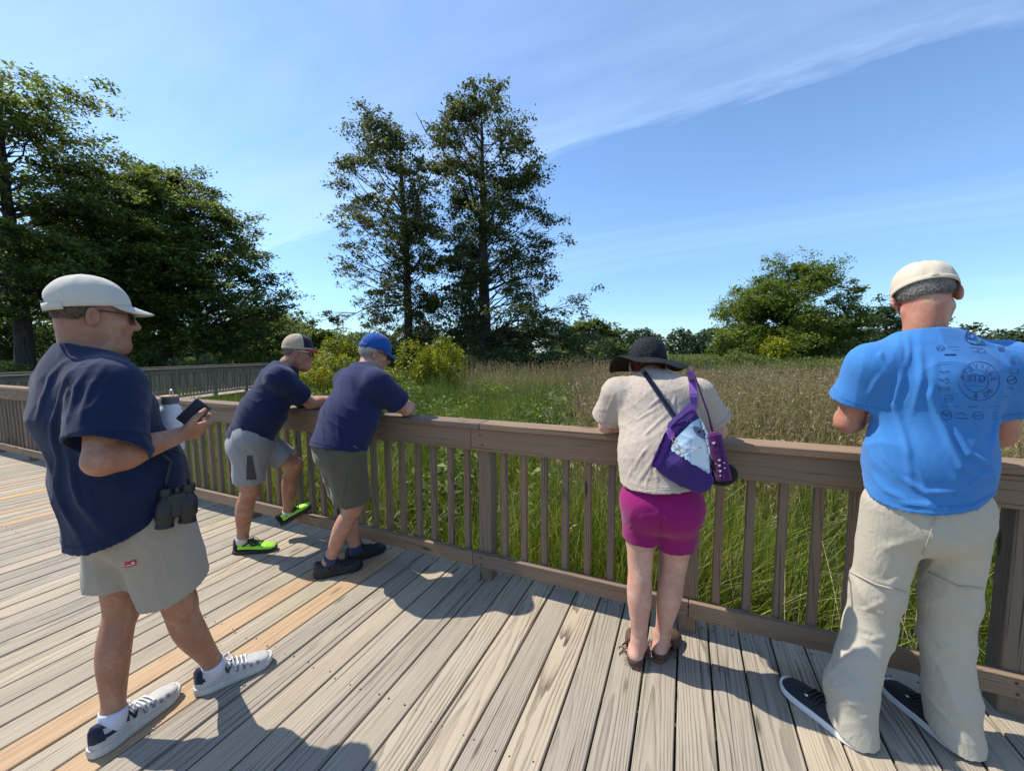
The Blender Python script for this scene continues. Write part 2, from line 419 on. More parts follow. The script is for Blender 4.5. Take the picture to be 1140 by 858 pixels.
for k, x in enumerate(POSTS[:-1]):
    for j in range(1, 9):
        xx = x+.0445+1.2*j/9
        if xx > 2.3 : continue
        mb = MB()
        mb.box((xx+random.uniform(-.004, .004), 2.1735, .53), ((1, random.uniform(-.05, .05), 0), (0, 1, 0), (random.uniform(-.006, .006), 0, 1)), (.0185, .0185, .46), grain=2, bev=.003); nb += 1
        mb.build('baluster', M_RAIL, rail)
for x in POSTS:
    for z in (.96, .90, .165, .12):
        scr.lathe((x+.0445+random.uniform(-.02, .02), 2.1145, z), (0, -1, 0), [(.006, 0), (.006, .0015)], 8)
so_ = scr.build('screw_heads', M_IRON, rail); so_['kind'] = 'stuff'

# ------------------------------------------------------------------ far boardwalk with its two railings
fa, fb = V(-13.0, 1.4, 0), V(-17.6, 14.2, 0)
fdir = nrm(fb-fa); fn = V(fdir[1], -fdir[0], 0)          # fn points back to the near deck
flen = np.linalg.norm(fb-fa)
FX = (fdir, fn, (0, 0, 1))
mb = MB()
for k in range(int(flen/.1445)):
    mb.box(fa+fdir*(.07+k*.1445)-fn*.95+V(0, 0, -.02), (fn, fdir, (0, 0, 1)), (1.02, .069, .019), grain=0, bev=.003)
tag(mb.build('far_boardwalk', M_DECK), 'second stretch of boardwalk beyond the bend', None, None, 'structure')
def far_rail(off, label, pick):
    r = empty('far_railing', fa-fn*off+fdir*flen/2); tag(r, label, 'railing', 'railings of the far boardwalk')
    o = fa-fn*off; mid = o+fdir*flen/2
    mb = MB(); mb.box(mid+V(0, 0, 1.02), FX, (flen/2, .07, .019), grain=0); mb.build('cap_rail', M_FAR, r)
    mb = MB(); mb.box(mid+V(0, 0, .93), FX, (flen/2, .02, .068), grain=0); mb.build('handrail_board', M_FAR, r)
    mb = MB(); mb.box(mid+V(0, 0, .12)+fn*.03, FX, (flen/2, .05, .03), grain=0); mb.build('bottom_rail', M_FAR, r)
    for k in range(int(flen/1.5)+1):
        mb = MB(); mb.box(o+fdir*(.1+k*1.5)+V(0, 0, .35), FX, (.045, .045, .66), grain=2); mb.build('post', M_FAR, r)
    n = 0; k = .16
    while k < flen-.1 and n < pick:
        mb = MB(); mb.box(o+fdir*k-fn*.04+V(0, 0, .52), FX, (.03, .016, .44), grain=2); mb.build('picket', M_FAR, r); n += 1; k += flen/pick if pick < 100 else .135
far_rail(0, 'dark railing of the far boardwalk, the nearer of its two sides', 99)
far_rail(1.9, 'railing on the far side of the far boardwalk, only its cap showing', 40)

# ------------------------------------------------------------------ ground
def gz(x, y):
    """height of the ground: a low marsh rising gently away from the boardwalk"""
    x = np.asarray(x, float); y = np.asarray(y, float)
    d = np.maximum(0, np.hypot(x*.6, y-2)-9)
    t = np.clip(d/26, 0, 1)
    return -.75+1.0*t*t*(3-2*t)+.10*np.sin(x*.31+1)*np.cos(y*.27)*np.clip(d/5, 0, 1)+.0012*np.maximum(0, d-26)
m, nt, b, out = new_mat('meadow_ground')
geo = nt.nodes.new('ShaderNodeNewGeometry')
n1 = noise(nt, geo.outputs['Position'], .25, 6, .6); n2 = noise(nt, geo.outputs['Position'], 6, 5, .65)
c = ramp(nt, math_n(nt, 'ADD', math_n(nt, 'MULTIPLY', n1, .6), math_n(nt, 'MULTIPLY', n2, .5)), [(.3, (.022, .03, .010)), (.5, (.06, .085, .022)), (.62, (.12, .14, .035)), (.75, (.20, .18, .07))])
nt.links.new(c, b.inputs['Base Color']); b.inputs['Roughness'].default_value = .95; bump(nt, b, n2, .8, .08)
M_GROUND = m
rad = np.concatenate([np.linspace(0, 60, 61), np.geomspace(64, 1500, 26)]); A = 120
ang = np.linspace(0, 2*PI, A, endpoint=False)
gx = (rad[:, None]*np.cos(ang)).ravel(); gy = (rad[:, None]*np.sin(ang)).ravel()
i, j = np.meshgrid(np.arange(len(rad)-1), np.arange(A), indexing='ij'); j2 = (j+1) % A
q = np.stack([i*A+j, (i+1)*A+j, (i+1)*A+j2, i*A+j2], -1).reshape(-1, 4)
q = q[A:] if False else q
g = link('marsh_ground', mesh_np('marsh_ground', np.stack([gx, gy, gz(gx, gy)], 1), q[A:], np.stack([np.zeros(A, int), A+np.arange(A), A+(np.arange(A)+1) % A], 1), smooth=True), M_GROUND)
tag(g, None, None, None, 'structure')
# ------------------------------------------------------------------ vegetation
def px_at(x, d):
    """a ground point seen at photo column x at distance d"""
    p = at(x, 393, d=d); return V(p[0], p[1], float(gz(p[0], p[1])))
def rand_unit(n):
    v = rng.normal(size=(n, 3)); return v/np.linalg.norm(v, axis=1, keepdims=True)
def leaves(P, size, up=.5, aspect=.55, droop=.15):
    """kite-shaped leaves at points P: verts, quads and a random value per leaf"""
    n = len(P)
    nn = rand_unit(n); nn[:, 2] = np.abs(nn[:, 2])+up; nn /= np.linalg.norm(nn, axis=1, keepdims=True)
    t = rand_unit(n); t -= nn*np.sum(t*nn, 1, keepdims=True); t /= np.linalg.norm(t, axis=1, keepdims=True)
    s = np.cross(nn, t)
    L = (size*np.clip(rng.lognormal(-.08, .38, n), .35, 2.0))[:, None]
    v = np.stack([P-t*L*.5, P+s*L*aspect*.5+nn*L*.08, P+t*L*.5-nn*L*droop, P-s*L*aspect*.5+nn*L*.08], 1).reshape(-1, 3)
    return v, np.arange(4*n).reshape(-1, 4), np.repeat(rng.random(n), 4)
def tubes(paths, n=6):
    """many tapered tubes at once -> verts, quads"""
    vs, qs, b = [], [], 0
    for P, R in paths:
        P = np.asarray(P); m = len(P)
        T = np.gradient(P, axis=0); T /= np.linalg.norm(T, axis=1, keepdims=True)+1e-9
        a = np.where(np.abs(T[:, 2:3]) > .9, V(1, 0, 0), V(0, 0, 1)); B = np.cross(T, a); B /= np.linalg.norm(B, axis=1, keepdims=True); C2 = np.cross(B, T)
        th = np.arange(n)*2*PI/n
        ring = P[:, None]+np.asarray(R)[:, None, None]*(np.cos(th)[None, :, None]*B[:, None]+np.sin(th)[None, :, None]*C2[:, None])
        vs.append(ring.reshape(-1, 3))
        i, k = np.meshgrid(np.arange(m-1), np.arange(n), indexing='ij'); k2 = (k+1) % n
        qs.append(b+np.stack([i*n+k, i*n+k2, (i+1)*n+k2, (i+1)*n+k], -1).reshape(-1, 4)); b += m*n
    return np.concatenate(vs), np.concatenate(qs)

m, nt, b, out = new_mat('tree_bark')
geo = nt.nodes.new('ShaderNodeNewGeometry')
bn = noise(nt, mapping(nt, geo.outputs['Position'], (9, 9, 1.6)), 1.0, 5, .65)
nt.links.new(ramp(nt, bn, [(.3, (.018, .014, .011)), (.7, (.085, .068, .052))]), b.inputs['Base Color']); b.inputs['Roughness'].default_value = .95; bump(nt, b, bn, 1.0, .06)
M_BARK = m
M_OAK = leaf_mat('oak_leaves', [(.15, (.045, .062, .024)), (.5, (.085, .11, .038)), (.9, (.16, .18, .062))], .38)
M_DARKLEAF = leaf_mat('dark_leaves', [(.15, (.05, .08, .025)), (.5, (.105, .15, .042)), (.9, (.21, .255, .07))], .46)
M_BUSH_SHADED = leaf_mat('shaded_bush_leaves', [(.15, (.016, .027, .010)), (.5, (.032, .052, .017)), (.9, (.07, .10, .028))], .25)  # darker leaf tones: the shade of backlit bushes put into the colour
M_GREEN = leaf_mat('green_leaves', [(.15, (.055, .085, .018)), (.5, (.115, .165, .03)), (.9, (.21, .26, .06))], .42)
M_YELLOW = leaf_mat('yellow_green_leaves', [(.15, (.10, .14, .016)), (.5, (.20, .24, .024)), (.9, (.36, .34, .03))], .35)
M_PALE = leaf_mat('pale_green_leaves', [(.15, (.06, .09, .03)), (.5, (.12, .16, .055)), (.9, (.20, .24, .10))], .3)
M_FARLEAF = leaf_mat('far_leaves', [(.15, (.028, .050, .024)), (.5, (.048, .080, .036)), (.9, (.085, .125, .052))], .3, .06)

def tree(label, base, h, prof, ncl, per, leaf, mat, trunk_r, first=.18, spread=1.0, lean=(0, 0), group=None, slope=.5, name='tree', depthk=.9, core=.12, flat=.42, clr=None, limbs=()):
    """prof: (fraction of height, reach to the left, reach to the right) in metres across the view"""
    base = np.asarray(base, float); h = h*.895; zf = np.array([p[0] for p in prof]); LL = np.array([p[1] for p in prof]); RR = np.array([p[2] for p in prof])
    # trunk
    m = 14; tz = np.linspace(0, h*.93, m); wob = np.cumsum(rng.normal(0, .05, (m, 2)), 0)*h/25
    TP = base+np.stack([lean[0]*tz/h*CR[0]+wob[:, 0], lean[0]*tz/h*CR[1]+wob[:, 1], tz], 1)
    TP[0] = base-V(0, 0, .4)
    TR = trunk_r*(1-tz/h)**.75*(1+.35*np.exp(-tz/.7)); TR = np.maximum(TR, .03)
    paths = [(TP, TR)]
    # clusters spread through the crown
    wts = (LL+RR); cz = []
    zs = np.linspace(zf[0], zf[-1], 200); ww = np.interp(zs, zf, wts)**1.25; ww /= ww.sum()
    f = rng.choice(zs, ncl, p=ww)+rng.uniform(-.01, .01, ncl)
    th = rng.uniform(0, 2*PI, ncl); rr = np.sqrt(rng.uniform(core, 1, ncl))
    Lx = np.interp(f, zf, LL); Rx = np.interp(f, zf, RR)
    cx, cy = np.cos(th), np.sin(th)
    x = rr*cx*np.where(cx > 0, Rx, Lx); y = rr*cy*(Lx+Rx)/2*depthk
    tx = np.interp(f*h, tz, TP[:, 0]); ty = np.interp(f*h, tz, TP[:, 1])
    Cc = np.stack([tx+x*CR[0]+y*CF0[0], ty+x*CR[1]+y*CF0[1], base[2]+f*h], 1)
    reach = np.hypot(x, y)
    size = (clr if clr else .055*h)*rng.uniform(.65, 1.25, ncl)*spread
    LP = []; LR = []
    def branch(tip, r0, z0, sag):
        s = V(np.interp(z0, tz, TP[:, 0]), np.interp(z0, tz, TP[:, 1]), base[2]+z0)
        t = np.linspace(0, 1, 7)[:, None]
        mid = lerp(s, tip, .5)+V(0, 0, sag)
        P = s*(1-t)**2+2*mid*t*(1-t)+tip*t**2
        P[1:-1] += rng.normal(0, .018, (5, 3))*np.linalg.norm(tip-s)
        paths.append((P, r0*(1-t[:, 0]*.88))); return P
    for (fz, dx, dy, dz, r0) in limbs:
        z0 = fz*h
        s0 = V(np.interp(z0, tz, TP[:, 0]), np.interp(z0, tz, TP[:, 1]), base[2]+z0)
        branch(s0+dx*CR+dy*CF0+V(0, 0, dz), r0, z0, abs(dz)*.1)
    for k in range(ncl):
        z0 = max(first*h*rng.uniform(.8, 1.1), min(f[k]*h-reach[k]*slope*rng.uniform(.4, 1.4), h*.9))
        r0 = np.clip(.012*reach[k]+.012, .02, trunk_r*.42)
        P = branch(Cc[k], r0, z0, reach[k]*rng.uniform(-.04, .16))
        ns = rng.integers(6, 10)
        sub = Cc[k]+rng.normal(0, 1, (ns, 3))*V(size[k]*.75, size[k]*.75, size[k]*flat*.8)
        for q in sub:
            t = np.linspace(0, 1, 4)[:, None]; s = P[rng.integers(3, 7)]
            paths.append((s*(1-t)+q*t+V(0, 0, .06*size[k])*np.sin(t*PI), .016*(1-t[:, 0]*.8)*h/22+.004))
            nl = int(per/ns*rng.uniform(.6, 1.4))
            pp = q+rng.normal(0, 1, (nl, 3))*V(size[k]*.29, size[k]*.29, size[k]*flat*.30)
            LP.append(pp)
    v, qd = tubes(paths, 7)
    root = empty(name, base); tag(root, label, 'tree', group)
    link('trunk', mesh_np('trunk', v, qd, smooth=True), M_BARK, root)
    LP = np.concatenate(LP)
    v, qd, rn = leaves(LP, leaf)
    link('crown', mesh_np('crown', v, qd, attrs={'rnd': rn}), mat, root)
    return root

def shrub(label, base, rx, ry, h, n, leaf, mat, name='shrub', cat='shrub', group=None, lobes=9, stems=14, shell=.55, up=.4):
    base = np.asarray(base, float)
    lc = np.stack([rng.normal(0, .42, lobes), rng.normal(0, .42, lobes), rng.uniform(.25, .8, lobes)], 1); lr = rng.uniform(.28, .5, lobes)
    k = rng.integers(0, lobes, n); u = rand_unit(n)*(rng.uniform(shell, 1, n)**.6)[:, None]
    P = lc[k]+u*lr[k][:, None]; P[:, 2] = np.abs(P[:, 2])
    P += rng.normal(0, .03, (n, 3))
    P = base+P[:, :1]*rx*CR+P[:, 1:2]*ry*CF0+P[:, 2:]*V(0, 0, h)
    v, q, rn = leaves(P, leaf, up)
    root = empty(name, base); tag(root, label, cat, group)
    paths = []
    for i in range(stems):
        e = P[rng.integers(0, n)]; t = np.linspace(0, 1, 5)[:, None]; s = base+V(rng.normal(0, .12)*rx, rng.normal(0, .12)*ry, -.1)
        paths.append((s*(1-t)+e*t+V(0, 0, .1*h)*np.sin(t*PI), (.012+.01*h/2)*(1-.8*t[:, 0])))
    vv, qq = tubes(paths, 5)
    link('stem', mesh_np('stem', vv, qq, smooth=True), M_BARK, root)
    link('foliage', mesh_np('foliage', v, q, attrs={'rnd': rn}), mat, root)
    return root

def prof_px(rows, xt, ytop, ybase, d):
    k = d/F
    return [((ybase-y)/(ybase-ytop), max(.15, (xt-a)*k), max(.15, (b-xt)*k)) for y, a, b in sorted(rows, key=lambda r: -r[0])]
# the two oaks in the middle of the meadow
D = 33.0
b1 = px_at(456, D); h1 = (402-94)/F*D+.3
tree('tall slender oak with open crown, left one of the two in the meadow', b1, h1,
     prof_px([(105, 420, 462), (120, 398, 474), (150, 384, 482), (200, 372, 494), (250, 382, 500), (300, 384, 500), (335, 370, 490), (355, 374, 484), (378, 410, 488)], 456, 96, 402, D), 100, 430, .20, M_OAK, .42, .30, group='oaks in the meadow', slope=.75, clr=1.0, flat=.5, name='oak_tree', lean=(0, 0),
     limbs=[(.45, -4.2, .5, 6.5, .13), (.5, 3.2, -.5, 7, .12), (.36, 2.6, .4, 3.2, .11), (.33, -5, .3, 2.4, .11), (.6, -2.8, 0, 4.5, .1)])
b2 = px_at(541, D-1); h2 = (408-93)/F*(D-1)+.3
tree('tall broad oak with thick trunk and sweeping low limbs, right of the slender one', b2, h2,
     prof_px([(92, 500, 562), (110, 474, 585), (150, 492, 603), (200, 500, 608), (250, 496, 634), (300, 500, 640), (335, 496, 662), (355, 488, 672), (378, 490, 668), (394, 530, 662)], 541, 88, 408, D-1), 155, 460, .20, M_OAK, .55, .12, group='oaks in the meadow', slope=.65, clr=1.05, flat=.48, name='oak_tree',
     limbs=[(.56, -5.2, .3, 8.5, .16), (.52, -3.0, -.3, 8.2, .14), (.5, 3.6, .2, 7, .14), (.42, -4.2, .6, 3.2, .12), (.30, 5.2, .5, 1.8, .13), (.14, 5.8, -.4, .2, .14), (.36, 4.6, .3, 3, .12)])
# the big trees on the left
D = 30.0
tree('tallest tree at the left edge of the photo, dark with a thick straight trunk', px_at(28, 24), (402-68)/F*24*1.18, prof_px([(70, 22, 78), (90, 0, 105), (130, -70, 118), (200, -110, 122), (270, -130, 118), (330, -130, 105)], 28, 68, 402, 24), 125, 520, .21, M_DARKLEAF, .46, .30, clr=1.15, group='trees left of the boardwalk', core=.05)
tree('leafy tree with pale green boughs just right of the tallest left tree', px_at(120, 29), (402-172)/F*29*1.05, prof_px([(175, 100, 165), (190, 80, 195), (230, 70, 215), (300, 50, 200), (345, 70, 180)], 120, 172, 402, 29), 90, 440, .22, M_GREEN, .3, .28, clr=1.2, group='trees left of the boardwalk')
tree('dark tree with rounded top in the middle of the left-hand trees', px_at(187, 33), (400-178)/F*33*1.07, prof_px([(180, 165, 215), (195, 140, 250), (230, 120, 262), (290, 110, 262), (335, 130, 255)], 187, 178, 400, 33), 95, 440, .23, M_DARKLEAF, .40, .28, clr=1.25, group='trees left of the boardwalk')
tree('dark spreading tree sloping down to the right beside the rounded dark tree', px_at(225, 33), (400-196)/F*33*1.05, prof_px([(198, 205, 245), (215, 190, 268), (250, 180, 295), (290, 170, 316), (325, 165, 334), (352, 165, 334), (375, 180, 320)], 225, 196, 400, 33), 105, 440, .23, M_DARKLEAF, .42, .22, clr=1.25, group='trees left of the boardwalk', slope=.4)
# a dark belt of trees behind the left group
for (x, d, yt, w) in ((-60, 40, 150, 60), (70, 44, 230, 55), (150, 46, 290, 45), (290, 48, 330, 40), (345, 46, 358, 26)):
    tree('dark background tree %s' % {-60: 'at the far left edge behind the tallest tree', 70: 'right above the man in the cream cap', 150: 'filling the gap left of the rounded dark tree', 290: 'low behind the right end of the left-hand trees', 345: 'small, just above the red-billed cap'}[x], px_at(x, d), (400-yt)/F*d, prof_px([(yt+3, x-.3*w, x+.3*w), (yt+.3*(395-yt), x-w, x+w), (395, x-w*1.05, x+w*1.05)], x, yt, 400, d), 70, 260, .36, M_DARKLEAF, .25, .05, clr=.07*d/2, group='background trees on the left', core=0)
# the bright tree on the right and its neighbours
tree('big bright green tree with broad crown, left of the man in blue', px_at(873, 36), (425-297)/F*36*.97, prof_px([(300, 862, 885), (312, 832, 915), (335, 815, 935), (355, 806, 942), (380, 812, 936), (400, 800, 950), (418, 806, 950)], 873, 297, 425, 36), 150, 560, .19, M_GREEN, .36, .08, clr=1.0, flat=.6, group=None, core=0)
tree('grey-green tree half hidden behind the man in the blue shirt', px_at(985, 42), (420-346)/F*42, prof_px([(348, 972, 1000), (362, 958, 1030), (390, 945, 1050), (416, 940, 1060)], 985, 346, 420, 42), 60, 260, .28, M_FARLEAF, .25, .05, clr=1.0)
tree('dark bushy tree just right of the broad oak', px_at(655, 46), (408-356)/F*46, prof_px([(358, 645, 675), (368, 632, 690), (390, 622, 696), (406, 622, 696)], 655, 356, 408, 46), 60, 300, .28, M_DARKLEAF, .25, .03, clr=.9, flat=.6, core=0)
shrub('pale grey-green rounded bush in front of the dark tree beside the black hat', px_at(668, 42), 1.9, 1.5, 2.6, 2600, .2, M_PALE)
# shrubs
shrub('bright yellow-green sapling in front of the left oak', px_at(480, 18), 1.65, 1.3, 2.6, 9000, .11, M_YELLOW, up=.2)
shrub('flowering yellow shrub between the two leaning men', px_at(398, 18), 2.2, 1.4, 2.0, 8000, .10, M_YELLOW, group=None)
shrub('yellow goldenrod clump beside the face of the man in the red-billed cap', px_at(352, 16), 1.5, 1.0, 1.65, 4800, .09, M_YELLOW)
shrub('tall yellow-tipped bush behind the blue cap', px_at(392, 27), 1.5, 1.2, 3.0, 3600, .15, M_YELLOW)
shrub('leafy green bush right behind the man in the blue cap', px_at(432, 15), 1.4, 1.0, 1.45, 5200, .10, M_GREEN)
shrub('green shrub behind the rail left of the blue cap', px_at(350, 24), 2.4, 1.5, 2.1, 4600, .14, M_GREEN)
for x, d, w, h, mt, lb in ((212, 24, 1.2, 1.6, M_PALE, 'grey-green cedar-like bush beyond the far railing, right of the white cap'), (262, 23, 1.3, 1.15, M_PALE, 'low pale bush beyond the end of the far railing'), (290, 30, 1.6, 1.8, M_GREEN, 'green bush above the back of the man in the red-billed cap'), (165, 27, 1.3, 1.5, M_DARKLEAF, 'dark bush below the rounded dark tree'), (238, 28, 1.1, 1.5, M_DARKLEAF, 'round dark bush between the two cedar-like bushes'), (325, 34, 2.2, 2.0, M_FARLEAF, 'blue-green bush right of the red cap brim'), (60, 26, 2.6, 1.2, M_DARKLEAF, 'dark undergrowth bush behind the white cap'), (10, 22, 2.4, 1.3, M_DARKLEAF, 'dark undergrowth bush at the left edge')):
    shrub(lb, px_at(x, d), w, w*.8, h, 2400, .15, mt)
# hedge under the oaks, its backlit shade painted into the leaf colour
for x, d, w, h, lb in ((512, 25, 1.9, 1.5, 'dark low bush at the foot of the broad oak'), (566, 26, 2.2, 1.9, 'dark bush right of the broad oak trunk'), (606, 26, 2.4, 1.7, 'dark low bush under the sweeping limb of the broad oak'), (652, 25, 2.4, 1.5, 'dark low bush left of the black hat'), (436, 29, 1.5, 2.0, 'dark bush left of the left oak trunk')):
    shrub(lb, px_at(x, d), w, w*.7, h, 4200, .13, M_BUSH_SHADED, group='dark bushes under the oaks', up=.2)
shrub('bright green leafy patch below the big bright tree', px_at(918, 19), 2.2, 1.6, 1.25, 9000, .10, M_GREEN, lobes=16, shell=.2, name='leafy_plants', cat='plants')
shrub('dark bush at the left foot of the big bright tree', px_at(835, 27), 2.0, 1.5, 1.3, 3600, .14, M_DARKLEAF)
shrub('bright young bush at the middle of the big bright tree', px_at(862, 31), 1.6, 1.2, 2.2, 2600, .16, M_YELLOW)
shrub('green bush spreading left from the big bright tree', px_at(812, 33), 2.2, 1.5, 2.6, 3600, .19, M_GREEN)
# broad-leaved plants in front of the reeds
shrub('patch of small broad pale leaves in the grass beyond the middle of the rail', px_at(610, 7.2), 1.0, .8, .95, 2600, .055, M_PALE, lobes=14, shell=.1, name='broadleaf_plants', cat='plants')

# far wood on the horizon
P = []
for k in range(420):
    x = rng.uniform(-420, 1900); d = rng.uniform(120, 190)
    c = at(x, 393, d=d); hh = rng.uniform(6.5, 11.5)
    n = 620; u = rand_unit(n)*(rng.uniform(.5, 1, n)**.5)[:, None]
    q = u*V(5, 5, hh*.55)+V(0, 0, hh*.5); P.append(q+V(c[0], c[1], float(gz(c[0], c[1]))-.5))
P = np.concatenate(P); v, q, rn = leaves(P, .95, .4, .8)
tag(link('distant_woods', mesh_np('distant_woods', v, q, attrs={'rnd': rn}), M_FARLEAF), 'hazy line of far woods along the horizon', 'woods', None, 'stuff')

# ------------------------------------------------------------------ grass and reeds
def blades(P, H, W, lean, seg=3, bend=.35):
    n = len(P); th = rng.uniform(0, 2*PI, n); dr = np.stack([np.cos(th), np.sin(th), 0*th], 1); ph = rng.uniform(0, 2*PI, n); sd_ = np.stack([np.cos(ph), np.sin(ph), 0*ph], 1)
    L = (rng.random(n)**1.4*lean)[:, None]
    rows = []
    for k in range(seg+1):
        t = k/seg; c = P+V(0, 0, 1)*(H*(t-.5*bend*t*t*L[:, 0]**1.5))[:, None]+dr*L*(H*t**1.8)[:, None]
        w = (W*(1-t)**.7*.5+.0006)[:, None]; rows += [c-sd_*w, c+sd_*w]
    v = np.stack(rows, 1)
    k = np.arange(seg); base = (np.arange(n)*(2*seg+2))[:, None]
    q = np.stack([base+2*k, base+2*k+1, base+2*k+3, base+2*k+2], -1).reshape(-1, 4)
    return v.reshape(-1, 3), q, np.repeat(rng.random(n), 2*seg+2)
def scatter(n, d0, d1, x0, x1, p=1.0):
    """points beyond the railing between distances d0 and d1 inside the columns x0..x1"""
    d = d0+(d1-d0)*rng.random(n)**p; x = rng.uniform(x0, x1, n)
    r = ((x-PW/2)/F)[:, None]*CR+CF0
    P = r*d[:, None]; P = P[P[:, 1] > 2.38]
    far = np.abs((P-fa)@fn) > 0
    k = ((P-fa)@fdir > -1) & ((P-fa)@fdir < flen+.5) & ((P-fa)@fn > -2.1) & ((P-fa)@fn < .12)
    P = P[~k & far]; P[:, 2] = gz(P[:, 0], P[:, 1]); return P
GS = [(.1, (.05, .085, .013)), (.42, (.12, .175, .024)), (.68, (.22, .27, .04)), (.92, (.38, .36, .11))]
M_GRASS = leaf_mat('marsh_grass_blade', GS, .35, .5, .5)
M_GRASSF = leaf_mat('meadow_grass_blade', [(.1, (.05, .08, .018)), (.5, (.12, .16, .035)), (.9, (.27, .27, .09))], .3, .12)
M_REED = leaf_mat('reed_stem', [(.1, (.11, .12, .033)), (.5, (.26, .225, .085)), (.9, (.47, .385, .20))], .3, .4)
M_SEED = leaf_mat('reed_seed_head', [(.1, (.10, .07, .038)), (.5, (.23, .165, .09)), (.9, (.40, .31, .18))], .25, .4)
M_RUSH = leaf_mat('rush_blade', [(.1, (.035, .065, .016)), (.5, (.075, .125, .026)), (.9, (.15, .20, .05))], .3, .5)
M_STRAW = leaf_mat('dead_straw', [(.1, (.30, .26, .14)), (.9, (.55, .49, .30))], .2, .4)
V1, Q1, R1 = [], [], []
def put(P, H, W, lean, seg=3, bend=.35):
    v, q, r = blades(P, H, W, lean, seg, bend); k = 2*seg+2
    vv = v.reshape(-1, k, 3); ok = ~((vv[:, :, 1] < 2.27).any(1)); v = vv[ok].reshape(-1, 3); r = r.reshape(-1, k)[ok].ravel(); q = (q.reshape(-1, seg, 4)[:ok.sum()]).reshape(-1, 4); b = sum(len(x) for x in V1); V1.append(v); Q1.append(q+b); R1.append(r)
def flush(name, mat, label, cat):
    global V1, Q1, R1
    o = link(name, mesh_np(name, np.concatenate(V1), np.concatenate(Q1), attrs={'rnd': np.concatenate(R1)}), mat); tag(o, label, cat, None, 'stuff'); V1, Q1, R1 = [], [], []
def shorter(P):
    x = PW/2+F*(P@CR)/(P@CF0); return 1-.28*np.clip((x-660)/90, 0, 1)*np.clip((P@CF0-3.5)/1.5, 0, 1)
def patchy(P, k=.5):
    return .80+.55*np.sin(P[:, 0]*1.7+np.sin(P[:, 1]*1.3)*1.5)*np.cos(P[:, 1]*1.1+.5)*k*2+.12*np.sin(P[:, 0]*5.1+P[:, 1]*3.7)
P = np.concatenate([scatter(60000, 1.2, 5.5, -150, 1500, .75), scatter(14000, 1.6, 4.2, 700, 1300, .8)]); put(P, rng.uniform(.75, 1.35, len(P))*patchy(P, .3)*shorter(P), rng.uniform(.005, .011, len(P)), .8, 4)
P = scatter(70000, 5.0, 13, -150, 1400, .8); put(P, rng.uniform(.75, 1.3, len(P))*patchy(P, .3)*shorter(P), rng.uniform(.009, .016, len(P)), .6, 3)
pass
flush('marsh_grass', M_GRASS, 'tall green marsh grass growing against the railing', 'grass')
P = scatter(80000, 12, 34, -250, 1400, .9); put(P, rng.uniform(.45, .95, len(P)), rng.uniform(.025, .05, len(P)), .6, 2)
P = scatter(60000, 33, 110, -400, 1600, 1.2); put(P, rng.uniform(.4, .8, len(P)), rng.uniform(.10, .2, len(P)), .6, 2)
flush('meadow_grass', M_GRASSF, 'rough meadow grass under the trees', 'grass')
P = scatter(9000, 1.5, 6.5, -150, 1400, .8); put(P, rng.uniform(.7, 1.3, len(P)), rng.uniform(.003, .006, len(P)), 1.9, 4, .55)
flush('dead_straw', M_STRAW, 'pale dead stalks bent among the grass', 'grass')
# weeds with longer leaves mixed into the grass, and stands of darker rushes
C = scatter(210, 3.2, 15, 300, 820, .8); PP = []
for c in C:
    n = rng.integers(120, 420); hh = rng.uniform(.6, 1.35); u = rng.normal(0, 1, (n, 3)); PP.append(c+np.stack([u[:, 0]*.16, u[:, 1]*.16, rng.random(n)**.7*hh], 1))
PP = np.concatenate(PP); PP = PP[PP[:, 1] > 2.45]; v, q, rn = leaves(PP, .11, .25, .30)
tag(link('wild_plants', mesh_np('wild_plants', v, q, attrs={'rnd': rn}), M_GREEN), 'leafy weeds mixed into the marsh grass', 'weeds', None, 'stuff')
for (nc, x0, x1) in ((52, 420, 740), (12, 760, 1100)):
    C = scatter(nc, 4.5, 14, x0, x1, .9)
    P = (C[:, None]+rng.normal(0, 1, (len(C), 60, 3))*V(.22, .22, 0)).reshape(-1, 3); P = P[P[:, 1] > 2.45]; put(P, rng.uniform(1.0, 1.75, len(P)), rng.uniform(.010, .018, len(P)), .4, 3)
flush('rushes', M_RUSH, 'stands of tall dark green rushes in the marsh', 'rushes')
# brown reeds with seed heads on the right
P = np.concatenate([scatter(27000, 3.1, 14, 700, 1500, .9), scatter(2600, 3, 14, 640, 720, .9), scatter(3000, 12, 17, 520, 720, 1)])
Hh = rng.uniform(.62, 1.0, len(P))**.8*(1.62+.38*np.clip((P@CF0-3)/3, 0, 1))*(.95+.08*np.sin(P[:, 0]*1.3)*np.sin(P[:, 1]*.9+1)); put(P, Hh, rng.uniform(.006, .013, len(P)), .55, 3)
rv = V1[-1]
_n = len(rv)//8
flush('brown_reeds', M_REED, 'dense stand of dry brown reeds beyond the rail on the right', 'reeds')
rv = rv.reshape(_n, 8, 3); tips = rv[:, 6:].mean(1); tdir = tips-rv[:, 4:6].mean(1); tdir /= np.linalg.norm(tdir, axis=1, keepdims=True)
k = rng.random(_n) < .8; tips = tips[k]; tdir = tdir[k]
m_ = 7
hp = (tips[:, None]-tdir[:, None]*rng.uniform(0, .16, (len(tips), m_, 1))+rng.normal(0, .010, (len(tips), m_, 3))).reshape(-1, 3)
v, q, rn = leaves(hp, .042, -.1, .22)
tag(link('reed_seed_heads', mesh_np('reed_seed_heads', v, q, attrs={'rnd': rn}), M_SEED), 'brown seed heads over the reeds', 'reeds', None, 'stuff')
